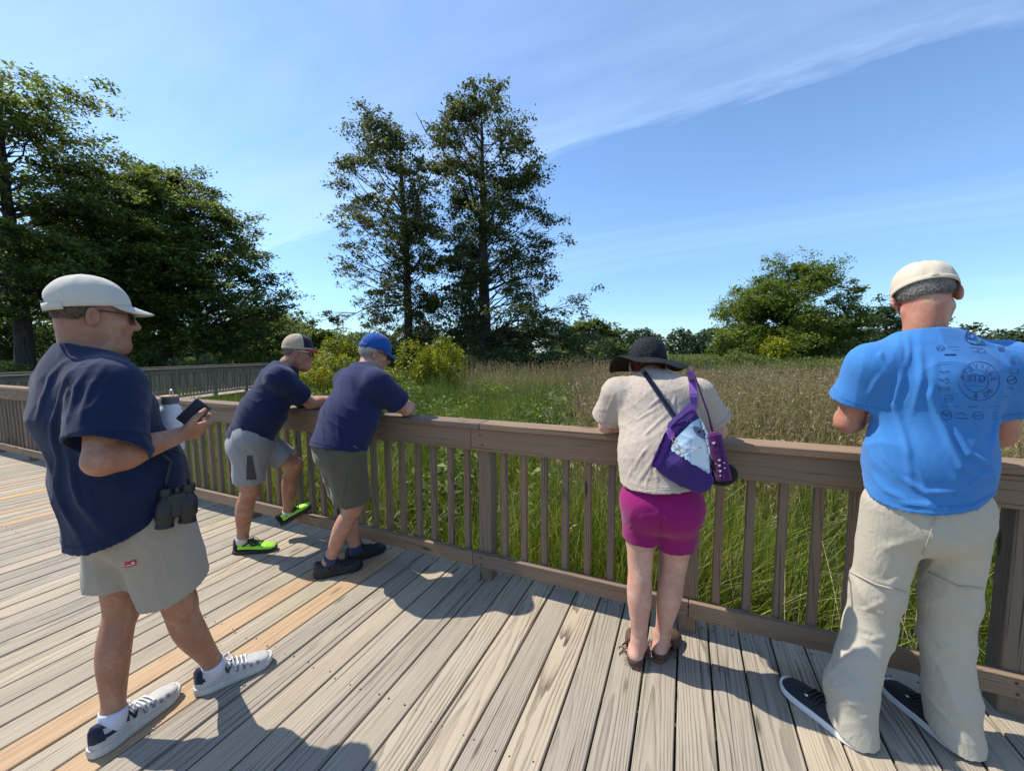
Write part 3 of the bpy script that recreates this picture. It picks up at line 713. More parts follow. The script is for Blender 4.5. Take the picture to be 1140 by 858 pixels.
# ------------------------------------------------------------------ bodies and clothes: one smooth surface out of a distance field
class Field:
    def __init__(s, lo, hi, h=.006):
        s.lo = np.asarray(lo, float); s.h = h; s.n = np.ceil((np.asarray(hi)-s.lo)/h).astype(int)+1
        s.a = np.full(s.n, .5, np.float32); s.cuts = []
    def sl(s, lo, hi):
        i0 = np.clip(np.floor((np.asarray(lo)-s.lo)/s.h).astype(int), 0, s.n-1); i1 = np.clip(np.ceil((np.asarray(hi)-s.lo)/s.h).astype(int)+1, 1, s.n)
        g = [(s.lo[k]+s.h*np.arange(i0[k], i1[k])).astype(np.float32) for k in range(3)]
        return tuple(slice(i0[k], i1[k]) for k in range(3)), g[0][:, None, None], g[1][None, :, None], g[2][None, None, :]
    def put(s, S, d, k, op='+'):
        o = s.a[S]
        if op == '+':
            h = np.maximum(k-np.abs(o-d), 0)/k; s.a[S] = np.minimum(o, d)-h*h*k*.25
        else:
            d = -d; h = np.maximum(k-np.abs(o-d), 0)/k; s.a[S] = np.maximum(o, d)+h*h*k*.25
    def cap(s, a, b, ra, rb, k=.02, op='+'):
        a = np.asarray(a, float); b = np.asarray(b, float); m = max(ra, rb)+k+.03
        S, X, Y, Z = s.sl(np.minimum(a, b)-m, np.maximum(a, b)+m)
        e = b-a; L = e@e+1e-12
        t = np.clip(((X-a[0])*e[0]+(Y-a[1])*e[1]+(Z-a[2])*e[2])/L, 0, 1)
        d = np.sqrt((X-a[0]-t*e[0])**2+(Y-a[1]-t*e[1])**2+(Z-a[2]-t*e[2])**2)-(ra+(rb-ra)*t)
        s.put(S, d.astype(np.float32), k, op)
    def ecap(s, a, b, side, wa, wb, k=.03, op='+', endr=1.0):
        """a to b with an elliptic section: half width along side, half depth across it"""
        a = np.asarray(a, float); b = np.asarray(b, float); m = max(*wa, *wb)+k+.03
        S, X, Y, Z = s.sl(np.minimum(a, b)-m, np.maximum(a, b)+m)
        e = b-a; Ln = np.linalg.norm(e); ax = e/Ln; sd_ = np.asarray(side, float); sd_ = nrm(sd_-ax*(sd_@ax)); fr = np.cross(ax, sd_)
        px_, py_, pz_ = X-a[0], Y-a[1], Z-a[2]
        al = px_*ax[0]+py_*ax[1]+pz_*ax[2]; t = np.clip(al/Ln, 0, 1); qa = al-t*Ln
        qs = px_*sd_[0]+py_*sd_[1]+pz_*sd_[2]; qf = px_*fr[0]+py_*fr[1]+pz_*fr[2]
        w = wa[0]+(wb[0]-wa[0])*t; dd = wa[1]+(wb[1]-wa[1])*t; mm = np.minimum(w, dd)*endr
        k0 = np.sqrt((qs/w)**2+(qf/dd)**2+(qa/mm)**2)+1e-6; k1 = np.sqrt((qs/w**2)**2+(qf/dd**2)**2+(qa/mm**2)**2)+1e-6
        s.put(S, (k0*(k0-1)/k1).astype(np.float32), k, op)
    def ell(s, c, R, r, k=.015, op='+'):
        c = np.asarray(c, float); R = np.asarray(R, float); m = max(r)+k+.02
        S, X, Y, Z = s.sl(c-m, c+m)
        x, y, z = X-c[0], Y-c[1], Z-c[2]
        q = [x*R[i][0]+y*R[i][1]+z*R[i][2] for i in range(3)]
        k0 = np.sqrt(sum((q[i]/r[i])**2 for i in range(3)))+1e-6; k1 = np.sqrt(sum((q[i]/r[i]**2)**2 for i in range(3)))+1e-6
        s.put(S, (k0*(k0-1)/k1).astype(np.float32), k, op)
    def twin(s):
        t = Field.__new__(Field); t.lo, t.h, t.n = s.lo, s.h, s.n; t.a = np.full(s.n, .5, np.float32); return t
    def merge(s, t, k=.03):
        h = np.maximum(k-np.abs(s.a-t.a), 0)/k; s.a = np.minimum(s.a, t.a)-h*h*k*.25
    def cut(s, p, n, R, wall=.013, depth=.05, keep=None):
        """open end: remove what lies beyond the plane within R of p, and hollow the rim"""
        p = np.asarray(p, float); n = nrm(n)
        S, X, Y, Z = s.sl(p-R, p+R)
        o = s.a[S]; hgt = (X-p[0])*n[0]+(Y-p[1])*n[1]+(Z-p[2])*n[2]
        rr = np.sqrt((X-p[0])**2+(Y-p[1])**2+(Z-p[2])**2) < R
        inner = np.maximum(o+wall, -hgt-depth)
        d = np.maximum(np.maximum(o, hgt), -inner)
        s.a[S] = np.where(rr, d, o)
    def mesh(s):
        A = s.a; ins = A < 0; n = A.shape
        c = np.zeros(tuple(k-1 for k in n), np.uint8)
        for dx in (0, 1):
            for dy in (0, 1):
                for dz in (0, 1): c += ins[dx:n[0]-1+dx, dy:n[1]-1+dy, dz:n[2]-1+dz]
        act = np.argwhere((c > 0) & (c < 8)); idm = np.full(c.shape, -1, np.int32); idm[tuple(act.T)] = np.arange(len(act))
        acc = np.zeros((len(act), 3)); cnt = np.zeros(len(act))
        cor = [(dx, dy, dz) for dx in (0, 1) for dy in (0, 1) for dz in (0, 1)]
        val = {q: A[act[:, 0]+q[0], act[:, 1]+q[1], act[:, 2]+q[2]] for q in cor}
        for p in cor:
            for ax in range(3):
                if p[ax]: continue
                q = list(p); q[ax] = 1; q = tuple(q); a, b = val[p], val[q]; m = (a < 0) != (b < 0)
                t = a/(a-b+1e-20); pt = np.tile(np.array(p, float), (len(act), 1)); pt[:, ax] = t
                acc[m] += pt[m]; cnt[m] += 1
        v = s.lo+s.h*(act+acc/np.maximum(cnt, 1)[:, None])
        qs = []
        for ax in range(3):
            sl0 = [slice(None)]*3; sl1 = [slice(None)]*3; sl0[ax] = slice(0, -1); sl1[ax] = slice(1, None)
            ch = ins[tuple(sl0)] != ins[tuple(sl1)]
            e = np.argwhere(ch); o = [k for k in range(3) if k != ax]
            e = e[(e[:, o[0]] > 0) & (e[:, o[1]] > 0) & (e[:, o[0]] < n[o[0]]-1) & (e[:, o[1]] < n[o[1]]-1)]
            f = ins[tuple(e.T)]
            def cid(a, b):
                q = e.copy(); q[:, o[0]] -= a; q[:, o[1]] -= b; return idm[tuple(q.T)]
            q = np.stack([cid(1, 1), cid(0, 1), cid(0, 0), cid(1, 0)], 1)
            fl = f if ax != 1 else ~f
            q[~fl] = q[~fl][:, ::-1]; qs.append(q)
        return v, np.concatenate(qs)

def vnormals(v, q):
    n = np.cross(v[q[:, 2]]-v[q[:, 0]], v[q[:, 3]]-v[q[:, 1]]); out = np.zeros_like(v)
    for k in range(4): np.add.at(out, q[:, k], n)
    return out/(np.linalg.norm(out, axis=1, keepdims=True)+1e-12)
def relax(v, q, it=2, f=.5):
    for _ in range(it):
        a = np.zeros_like(v); c = np.zeros(len(v))
        for k in range(4):
            np.add.at(a, q[:, k], v[q[:, (k+1) % 4]]+v[q[:, k-1]]); np.add.at(c, q[:, k], 2)
        v = v*(1-f)+f*a/np.maximum(c, 1)[:, None]
    return v
def bvh_of(v, q): return BVHTree.FromPolygons([tuple(x) for x in v.tolist()], [tuple(x) for x in q.tolist()])
def seg_dist(P, a, b):
    e = b-a; t = np.clip(((P-a)@e)/(e@e+1e-12), 0, 1); return np.linalg.norm(P-a-t[:, None]*e, axis=1), t
def folds_px(v, q, nv, lines):
    """each fold is a polyline of photo pixels dropped onto the cloth, then raised as a ridge there"""
    bv = bvh_of(v, q); disp = np.zeros(len(v))
    for (pts, amp, w) in lines:
        H = []
        for (x, y) in pts:
            r = nrm(at(x, y, d=1.0)-CAMP); hit = bv.ray_cast(Vector(CAMP), Vector(r))
            if hit[0] is not None: H.append(np.array(hit[0]))
        if len(H) < 2: continue
        dm = np.full(len(v), 9.0); tt = np.zeros(len(v)); m = len(H)-1
        for i in range(m):
            d, t = seg_dist(v, H[i], H[i+1]); k = d < dm; dm = np.where(k, d, dm); tt = np.where(k, (i+t)/m, tt)
        env = np.clip(4*tt*(1-tt)+.15, 0, 1)
        disp += env*amp*(np.exp(-(dm/w)**2)-.45*np.exp(-(dm/(2.3*w))**2))
    return disp
def creases(P, lst):
    """soft sharp-crested folds: (wave vector, amplitude, warp, centre, radius)"""
    d = np.zeros(len(P))
    for i, (k, amp, wp, c, R) in enumerate(lst):
        ph = P@np.asarray(k, float)+wp*np.sin(P@V(7.1, -5.3, 9.7)+i*1.7)+wp*.6*np.sin(P@V(-13.0, 17.0, 8.0)+i)
        r = (1-np.abs(np.sin(ph)))**2
        mk = 1.0 if c is None else np.exp(-(np.linalg.norm(P-np.asarray(c), axis=1)/R)**2)
        d += amp*(r-.35)*mk
    return d
def cloth(name, fld, mat, parent, lines=(), cr=(), it=2, sink=0.0, attrs=None):
    v, q = fld.mesh(); v = relax(v, q, it); nv = vnormals(v, q)
    d = creases(v, cr)+folds_px(v, q, nv, lines)
    v = v+nv*d[:, None]
    if attrs: attrs = attrs(v)
    o = link(name, mesh_np(name, v, q, smooth=True, attrs=attrs), mat, parent)
    return o, v, q

# ------------------------------------------------------------------ heads, hands, shoes, hats
def frame(fwd, up=(0, 0, 1)):
    f = nrm(fwd); r = nrm(np.cross(f, up)); u = np.cross(r, f); return np.array([r, f, u])     # rows: right, forward, up
def loc(c, R, p, s=1.0): return np.asarray(c)+s*(p[0]*R[0]+.92*p[1]*R[1]+p[2]*R[2])
def head(S, c, R, s=1.0, neck=None, nr=.056, fat=0.0):
    L = lambda *p: loc(c, R, p, s)
    S.ell(L(0, -.012, .035), R, [.077*s, .091*s, .093*s], .02)
    S.ell(L(0, .033, -.038), R, [.061*s, .063*s, .086*s], .03)
    for g in (-1, 1):
        S.cap(L(g*.052, -.005, -.055), L(g*.026, .062, -.098), .020*s, .017*s, .025)
        S.ell(L(g*.040, .062, -.022), R, [.024*s, .022*s, .020*s], .02)
    S.ell(L(0, .078, -.100), R, [.022*s, .018*s, .017*s], .02)
    S.cap(L(-.036, .080, .020), L(.036, .080, .020), .012*s, .012*s, .015)
    for g in (-1, 1): S.ell(L(g*.032, .100, .000), R, [.016*s, .014*s, .011*s], .012, '-')
    for g in (-1, 1): S.ell(L(g*.031, .080, -.001), R, [.0125*s, .012*s, .012*s], .004)
    S.cap(L(0, .090, .014), L(0, .113, -.028), .0085*s, .0135*s, .012)
    for g in (-1, 1): S.ell(L(g*.012, .103, -.031), R, [.0085*s, .010*s, .008*s], .006)
    S.cap(L(-.020, .085, -.060), L(.020, .085, -.060), .0085*s, .0085*s, .008); S.cap(L(-.017, .085, -.073), L(.017, .085, -.073), .0085*s, .0085*s, .008)
    S.cap(L(-.022, .098, -.0665), L(.022, .098, -.0665), .003*s, .003*s, .004, '-')
    if fat: S.ell(L(0, .035, -.112), R, [.048*s, .045*s, .028*s*fat], .03)
    for g in (-1, 1):
        E = frame(R[1]*.85-g*R[0]*.52, R[2])
        e = L(g*.080, -.010, -.006)
        e = e+g*R[0]*.006*s; S.ell(e, E, [.0085*s, .021*s, .034*s], .006); S.ell(e+g*R[0]*.0085*s+R[1]*.004*s, E, [.0085*s, .0135*s, .023*s], .003, '-')
    if neck is not None:
        S.cap(L(0, -.026, -.05), neck, nr*.97, nr*1.05, .03)
def hand(S, wrist, d, palm, thumb, curl=(.5, .6, .6), s=1.0, spread=.12):
    """hand at the wrist pointing along d; palm = normal out of the palm; thumb = +1/-1 side"""
    d = nrm(d); pn = nrm(np.asarray(palm, float)-d*(np.asarray(palm)@d)); sd_ = np.cross(d, pn)*thumb
    w = np.asarray(wrist, float)
    S.ecap(w+d*.005*s, w+d*.078*s, sd_, (.027*s, .017*s), (.040*s, .0135*s), .015)
    ln = (.072, .082, .077, .060)
    for i in range(4):
        o = (1.5-i)*.0195*s; b = w+d*(.085-.006*abs(i-1.2))*s+sd_*o
        a = 0.0; p = b; dd = d+sd_*(1.5-i)*spread*.5
        dd = nrm(dd); r = (.0092 if i < 3 else .0080)*s
        S.cap(w+d*.045*s+sd_*o*.8, b, r*1.1, r*1.15, .006)
        for j, f in enumerate((.46, .31, .23)):
            a += curl[j]*(1+.08*i); e = nrm(dd*math.cos(a)+pn*math.sin(a)); q = p+e*ln[i]*f*s
            S.cap(p, q, r*(1-.1*j), r*(.95-.1*j), .003); p = q
    b = w+d*.022*s+sd_*.026*s; e = nrm(d*.75+sd_*.75+pn*.35); q = b+e*.042*s; S.cap(b, q, .014*s, .0115*s, .012)
    e2 = nrm(d*.95+sd_*.2+pn*.45); q2 = q+e2*.033*s; S.cap(q, q2, .0108*s, .0098*s, .004)
    e3 = nrm(d*.95-sd_*.05+pn*.55); S.cap(q2, q2+e3*.024*s, .0098*s, .0085*s, .003)
def arm(S, sh, el, wr, s=1.0):
    sh, el, wr = map(np.asarray, (sh, el, wr))
    S.cap(sh, lerp(sh, el, .5), .052*s, .050*s, .03); S.cap(lerp(sh, el, .4), el, .050*s, .041*s, .02)
    S.cap(el, lerp(el, wr, .28), .041*s, .047*s, .02); S.cap(lerp(el, wr, .25), wr, .047*s, .028*s, .02)
def leg(S, hip, kn, an, back, s=1.0, calf=1.0):
    """thigh, knee, calf and shank as one even taper"""
    hip, kn, an, back = map(lambda a: np.asarray(a, float), (hip, kn, an, back))
    tt = [0, .35, .7, .88, 1.0, 1.12, 1.3, 1.45, 1.65, 1.85, 2.0]
    rr = np.array([.094, .082, .066, .059, .0565, .0545, .0575*calf, .0560*calf, .0455, .0375, .0365])*s
    oo = np.array([0, 0, 0, -.002, -.004, .004, .012*calf, .012*calf, .007, .001, 0])
    kk = np.linspace(0, 2, 29); r_ = np.interp(kk, tt, rr); o_ = np.interp(kk, tt, oo)
    r_ = np.convolve(np.pad(r_, 1, 'edge'), [.25, .5, .25], 'valid'); o_ = np.convolve(np.pad(o_, 1, 'edge'), [.25, .5, .25], 'valid')
    P = [(lerp(hip, kn, k) if k <= 1 else lerp(kn, an, k-1))+back*o for k, o in zip(kk, o_)]
    for a in range(len(P)-1): S.cap(P[a], P[a+1], r_[a], r_[a+1], .008)
    S.ell(lerp(hip, kn, .995)-back*.020, np.eye(3), [.040*s, .034*s, .046*s], .04)
def foot_in(S, heel, toe, an, s=.72):
    heel, toe, an = map(lambda a: np.asarray(a, float), (heel, toe, an)); f = nrm(toe-heel); sd_ = nrm(np.cross(f, V(0, 0, 1)))
    S.cap(an, lerp(heel, toe, .17)+V(0, 0, .055), .0365, .028, .02)
    S.ecap(lerp(heel, toe, .20)+V(0, 0, .042), lerp(heel, toe, .70)+V(0, 0, .034), sd_, (.022, .018), (.026, .010), .01)

def shoe(parent, heel, toe, wid, mats, style, up=(0, 0, 1), hgt=.085, collar=.105, solet=.026):
    """a laced shoe from heel to toe: upper with a padded collar, sole, laces"""
    heel = np.asarray(heel, float); toe = np.asarray(toe, float); f = nrm(toe-heel); Ln = np.linalg.norm(toe-heel); up = nrm(np.asarray(up, float)-f*(np.asarray(up)@f)); sd_ = np.cross(f, up)
    W = lambda t: wid*np.interp(t, [0, .006, .02, .05, .10, .18, .35, .5, .66, .8, .88, .94, .975, .992, 1], [.02, .24, .46, .68, .84, .94, .93, .93, 1.0, 1.0, .92, .76, .54, .30, .05])
    Hh = lambda t: np.interp(t, [0, .04, .16, .30, .41, .50, .65, .8, .93, 1], [collar*.85, collar*1.0, collar*.93, collar*.95, hgt*1.08, hgt*.90, max(hgt*.74, solet+.034), max(hgt*.66, solet+.030), solet+.022, solet+.010])
    def P(t, th, off=0.0, zs=solet):
        w = W(t)+off; c, s_ = math.cos(th), math.sin(th)
        ex = .62 if t > .42 else .85
        x = w*np.sign(c)*abs(c)**ex
        if t < .42: x *= 1-.20*max(0, s_)**1.5*(1-t*.6)
        z = zs+(Hh(t)-zs+off)*max(0, s_)**.75
        return heel+f*(t*Ln)+sd_*x+up*z
    root = bpy.data.objects.new('shoe', None); COL.objects.link(root); root.parent = parent; root.matrix_parent_inverse = parent.matrix_basis.inverted(); root.location = [float(x) for x in heel]; root.empty_display_size = .05
    nt_, na = 84, 44; vs = []; fs = []; mi = []
    for i in range(nt_+1):
        t = i/nt_; t = t**.9
        for j in range(na+1): vs.append(P(t, PI*j/na))
    for i in range(nt_):
        t = ((i+.5)/nt_)**.9
        for j in range(na):
            fs.append((i*(na+1)+j, i*(na+1)+j+1, (i+1)*(na+1)+j+1, (i+1)*(na+1)+j)); mi.append(style(t, (j+.5)/na))
    mb = MB(); mb.add(vs, fs); mb.mi = mi
    mb.build('upper', mats['upper'], root, smooth=True)
    # sole
    vs, fs = [], []; m = 44; prof = [(-.004, .0), (.003, .004), (.005, solet*.55), (.003, solet+.002), (-.006, solet+.004)]
    ring = [(i/m*.5, 1) for i in range(0, m)]
    edge = []
    for k in range(m): edge.append(((.5-.5*math.cos(PI*k/m)), 1))
    for k in range(m): edge.append(((.5+.5*math.cos(PI*k/m)), -1))
    for (o, z) in prof:
        for (t, sg) in edge:
            toe_spring = .012*max(0, (t-.8)/.2)**2
            x = (W(t)+o)*sg if 0 < t < 1 else 0
            vs.append(heel+f*(t*Ln+(o if t > .97 else -o if t < .03 else 0))+sd_*x+up*(z+toe_spring))
    n = len(edge)
    for i in range(len(prof)-1):
        for k in range(n): fs.append((i*n+k, i*n+(k+1) % n, (i+1)*n+(k+1) % n, (i+1)*n+k))
    fs.append(tuple(range(n))[::-1]); fs.append(tuple((len(prof)-1)*n+k for k in range(n)))
    mb = MB(); mb.add(vs, fs); mb.build('sole', mats['sole'], root, smooth='auto')
    if 'lace' in mats:
        mb = MB()
        for k in range(5):
            t0 = .42+k*.055
            for sg in (1, -1):
                pts = [P(t0+(.025*q/6)*1, PI*(.5+sg*(.20-.40*q/6)), .004) for q in range(7)]; mb.tube(pts, .0030, 6)
        for sg in (-1, 1):
            a = P(.41, PI*.5, .006); lp = [a+sd_*sg*(.034*math.sin(q/8*PI))*1.0+f*(.012*math.sin(q/8*2*PI))+up*(.012*math.sin(q/8*PI)-.001*q) for q in range(9)]; mb.tube(lp, .0024, 6)
            mb.tube([a, a+sd_*sg*.018+up*.002+f*.02, a+sd_*sg*.045-up*.014+f*.025, a+sd_*sg*.052-up*.035+f*.03], .0022, 6)
        mb.build('laces', mats['lace'], root, smooth=True)
    return root, P, (f, sd_, up)
def strip_on(P, pts, w, off=.0025):
    """a flat stripe glued to the side of a shoe: pts are (t, angle) pairs"""
    mb = MB(); G = [P(t, a, off) for t, a in pts]
    G2 = [P(t, a, off-.006) for t, a in pts]
    for i in range(len(G)-1):
        a, b = G[i], G[i+1]; n = nrm(a-G2[i]); e = nrm(b-a); s_ = np.cross(n, e)*w/2
        mb.add([a-s_, b-s_, b+s_, a+s_, a-s_-n*.004, b-s_-n*.004, b+s_-n*.004, a+s_-n*.004], [(0, 1, 2, 3), (0, 4, 5, 1), (1, 5, 6, 2), (2, 6, 7, 3), (3, 7, 4, 0)])
    return mb

def cap_hat(parent, c, R, s, mat, brim_mat=None, back_open=False, droop=.012, brim_len=.072, front_mat=None, rim=0.0, tilt=0.0, slouch=0.0, brim=True, strap_mat=None):
    Rt = R
    if tilt:
        ca, sa = math.cos(tilt), math.sin(tilt); Rt = np.array([R[0], R[1]*ca-R[2]*sa, R[1]*sa+R[2]*ca])
    L = lambda p: loc(c, Rt, p, s)
    o0 = V(0, -.010, .045); rx, ry, rz = .0865, .110, .092
    def dome(a, b):
        ph = 2*PI*a; back = max(0, -math.cos(ph))
        lo = -.20+rim
        if back_open: lo += .62*math.exp(-((ph-PI)/.36)**2)
        th = lo+(PI/2-lo)*b
        seam = 1-.010*math.exp(-((((ph/(PI/3)) % 1)-.5)*2/.06)**2)*0-.006*max(0, 1-abs(((ph/(PI/3)+.5) % 1)-.5)/.03)
        wr = 1+.012*math.sin(ph*5+3*b)*math.cos(b*7+ph*2)+.008*math.sin(ph*11+b*9)
        wr = 1+(wr-1)*(1 if slouch else .5)
        ct = math.cos(max(th, 0)); p = V(rx*math.sin(ph)*ct*seam*wr, ry*math.cos(ph)*ct*seam*wr, rz*math.sin(th)*wr)
        if slouch: p[2] += slouch*math.sin(th)*(.2+.5*math.cos(ph)+.12*math.sin(ph*3+2)); p[1] += slouch*.3*math.sin(th)
        return L(o0+p)
    root = MB(); root.grid(dome, 72, 18, .0025)
    if front_mat:
        root.mi = [1 if 0 <= 1 and False else 0 for _ in root.f]
        for i, fc in enumerate(root.f):
            ctr = np.mean([root.v[k] for k in fc], 0)-np.asarray(L(o0)); ph = math.atan2(ctr@Rt[0], ctr@Rt[1])
            root.mi[i] = 1 if abs(ph) < .95 else 0
    nf0 = len(root.f)
    for k in range(6):
        a_ = (k+.5)/6; b0_ = 0.0
        root.tube([dome(a_, b)+nrm(dome(a_, b)-L(o0))*.0006 for b in np.linspace(.02, .97, 16)], .0011, 5)
    if brim: pass
    b0 = MB(); b0.lathe(L(o0+V(0, slouch*.3, rz+slouch*.2)), Rt[2], [(.0, .004), (.006, .0035), (.008, .0), (.008, -.004)], 10, cap=False)
    hat = root.build('cap', [mat, front_mat] if front_mat else mat, parent, smooth=True)
    b0.build('button', mat, hat, smooth=True)
    # hem band of the cap
    def band(a, b):
        ph = 2*PI*a; th = -.20+rim; k = 1.018
        return L(o0+V(rx*k*math.sin(ph)*math.cos(max(th, 0)), ry*k*math.cos(ph)*math.cos(max(th, 0)), rz*math.sin(th)+.016*(b-.3)))
    if not back_open:
        m2 = MB(); m2.grid(band, 72, 3, .003); m2.build('band', mat, hat, smooth=True)
    else:
        def strap(a, b):
            ph = PI+(a-.5)*1.9; th = -.20+rim; k = 1.02
            return L(o0+V(rx*k*math.sin(ph)*math.cos(max(th, 0)), ry*k*math.cos(ph)*math.cos(max(th, 0)), rz*math.sin(th)+.024*(b-.35)))
        m2 = MB(); m2.grid(strap, 30, 2, .003); m2.build('strap', mat, hat, smooth=True)
        m3 = MB()
        for a in (.84, .93):
            q = [strap(a, -.1)+.0, strap(a, 1.1), strap(a+.09 if a < .9 else a+.06, 1.1), strap(a+.09 if a < .9 else a+.06, -.1)]
            ce = np.mean(q, 0); n_ = nrm(ce-L(o0)); q = [x+n_*.003 for x in q]; m3.tube(q+[q[0]], .0016, 6)
        m3.build('buckle', strap_mat or mat, hat, smooth=True)
    if brim:
        def br(a, b):
            x = (a-.5)*2; ph = x*1.12; th = -.20+rim+.05
            p0 = V(rx*math.sin(ph)*math.cos(th), ry*math.cos(ph)*math.cos(th), rz*math.sin(th))
            ln = brim_len*max(0.0, math.cos(x*PI/2))**.55
            return L(o0+p0+V(.10*x*ln, ln*b, -(droop*b+.30*p0[0]**2/.0865*(.3+b))*(ln/brim_len)-.10*ln*b))
        m2 = MB(); m2.grid(br, 26, 8, .004)
        for bb in (.22, .42, .62, .82, .95): m2.tube([br(a, bb)+Rt[2]*.0004 for a in np.linspace(.06, .94, 22)], .0005, 5)
        m2.build('brim', brim_mat or mat, hat, smooth=True)
    return hat
def hair(parent, c, R, s, mat, lo=-.78, hi=.25, ph0=1.45, thick=.007, strands=2600, slen=.012, mats=None):
    o0 = V(0, -.012, .030)
    mb = MB()
    def sf(a, b):
        ph = PI+(a-.5)*2*(PI-ph0); e = abs(a-.5)*2
        l2 = lo+.38*max(0, e-.55)/.45
        th = l2+(hi-l2)*b; k = 1+ (thick/.08)*min(1, b*3+.15)*(1-.3*e**4)+.006*math.sin(ph*23+th*31)
        return loc(c, R, o0+V(.077*k*math.sin(ph)*math.cos(th), .099*k*math.cos(ph)*math.cos(th), .093*k*math.sin(th)), s)
    mb.grid(sf, 40, 16, .003)
    for _ in range(strands):
        a, b = random.random(), random.random()**1.1*.95
        p = sf(a, b); n_ = nrm(p-loc(c, R, o0, s)); dn = nrm(-R[2]*1.0+n_*.35-R[1]*.15+np.array([random.gauss(0, .25) for _ in range(3)]))
        sd_ = nrm(np.cross(dn, n_))*.0011; e = p+dn*slen*random.uniform(.6, 1.4)+n_*.001
        mb.add([p-sd_-n_*.001, p+sd_-n_*.001, e], [(0, 1, 2)])
    return mb.build('hair', mat, parent, smooth=True)
def sunglasses(parent, c, R, s, frame_mat, lens_mat, big=1.0):
    L = lambda *p: loc(c, R, p, s)
    mb = MB()
    for g in (-1, 1):
        mb.tube([L(g*.081, -.012, .014), L(g*.080, .02, .016), L(g*.074, .070, .012), L(g*.058, .094, .010)], .0028, 8)
        mb.tube([L(g*.081, -.012, .014), L(g*.082, -.026, .004), L(g*.080, -.030, -.008)], .0025, 8)
        def lens(a, b, g=g):
            x = (a-.5)*.050*big; z = (b-.5)*.036*big*(1-.25*abs(a-.5)*2)
            xx = g*.033+x; return L(xx, .106-.5*(abs(xx))**1.3*.55-.06*z, -.002+z)
        k0 = len(mb.f); mb.grid(lens, 10, 8, .002)
        for i in range(k0, len(mb.f)): mb.mi[i] = 1
        rim_ = [lens(.5+.5*math.cos(t), .5+.5*math.sin(t)) for t in np.linspace(0, 2*PI, 21)]; mb.tube(rim_, .0018, 6)
    mb.tube([L(-.010, .106, .006), L(0, .110, .008), L(.010, .106, .006)], .002, 6)
    return mb.build('sunglasses', [frame_mat, lens_mat], parent, smooth=True)
M_BLACK = plain_mat('black_rubber', (.012, .012, .013), .5, bmp=.2)
M_LENS = plain_mat('dark_lens', (.008, .008, .010), .06, spec=.8, coat=.5)
M_GLASSF = plain_mat('black_plastic', (.015, .014, .014), .3)
def person(label, S, skin, pos):
    v, q = S.mesh(); v = relax(v, q, 1, .4)
    o = link('person', mesh_np('person', v, q, smooth=True), skin); set_origin(o, pos); tag(o, label, 'person')
    return o

def sleeve(S, sh, el, frac, r0, r1, ndir=None, k=.05, R=.16, depth=.06):
    T = S.twin(); sh, el = np.asarray(sh, float), np.asarray(el, float); e = lerp(sh, el, frac)
    T.cap(sh, e+(e-sh)*.25, r0, r1+(r1-r0)*.25, .02); T.cut(e, el-sh if ndir is None else ndir, R, wall=.014, depth=depth)
    S.merge(T, k)
def pant_leg(S, segs, p, n, k=.05, R=.22, depth=.07, fn=None):
    T = S.twin()
    for (a, b, ra, rb) in segs: T.cap(a, b, ra, rb, .03)
    T.cut(p, n, R, wall=.014, depth=depth); S.merge(T, k)

def stitch(shirt, rings, mat, name='stitching', w=.0011):
    """seam lines laid on a garment: each ring = (point inside, axis, how far out to look)"""
    me = shirt.data; vv = np.empty(len(me.vertices)*3, np.float32); me.vertices.foreach_get('co', vv); vv = vv.reshape(-1, 3).astype(float)
    qq = np.empty(len(me.loops), np.int32); me.loops.foreach_get('vertex_index', qq); bv = bvh_of(vv, qq.reshape(-1, 4)); mb = MB()
    for (c, ax, far) in rings:
        c = np.asarray(c, float); ax = nrm(ax); a = nrm(np.cross(ax, V(0, 0, 1) if abs(ax[2]) < .9 else V(1, 0, 0))); b = np.cross(ax, a); pts = []
        for t in np.linspace(0, 2*PI, 73):
            d = a*math.cos(t)+b*math.sin(t); h = bv.ray_cast(Vector(c+d*far), Vector(-d))
            if h[0] is None or h[3] > far: 
                if len(pts) > 3: mb.tube(pts, w, 5)
                pts = []; continue
            p = np.array(h[0])+d*.0004
            if pts and np.linalg.norm(p-pts[-1]) > .05:
                if len(pts) > 3: mb.tube(pts, w, 5)
                pts = []
            pts.append(p)
        if len(pts) > 3: mb.tube(pts, w, 5)
    if mb.f: mb.build(name, mat, shirt, smooth=True)
def tee_seams(shirt, mat, sh, el, frac, hem_p, hem_n, tor):
    rings = []
    for s_, e_, f_ in ((sh[0], el[0], frac[0]), (sh[1], el[1], frac[1])):
        s_, e_ = np.asarray(s_, float), np.asarray(e_, float); ax = nrm(e_-s_)
        rings += [(lerp(s_, e_, f_)-ax*.022, ax, .13), (lerp(s_, e_, f_)-ax*.027, ax, .13)]
    n = nrm(hem_n)
    rings += [(np.asarray(hem_p, float)-n*.024, n, .5), (np.asarray(hem_p, float)-n*.030, n, .5)]
    stitch(shirt, rings, mat)
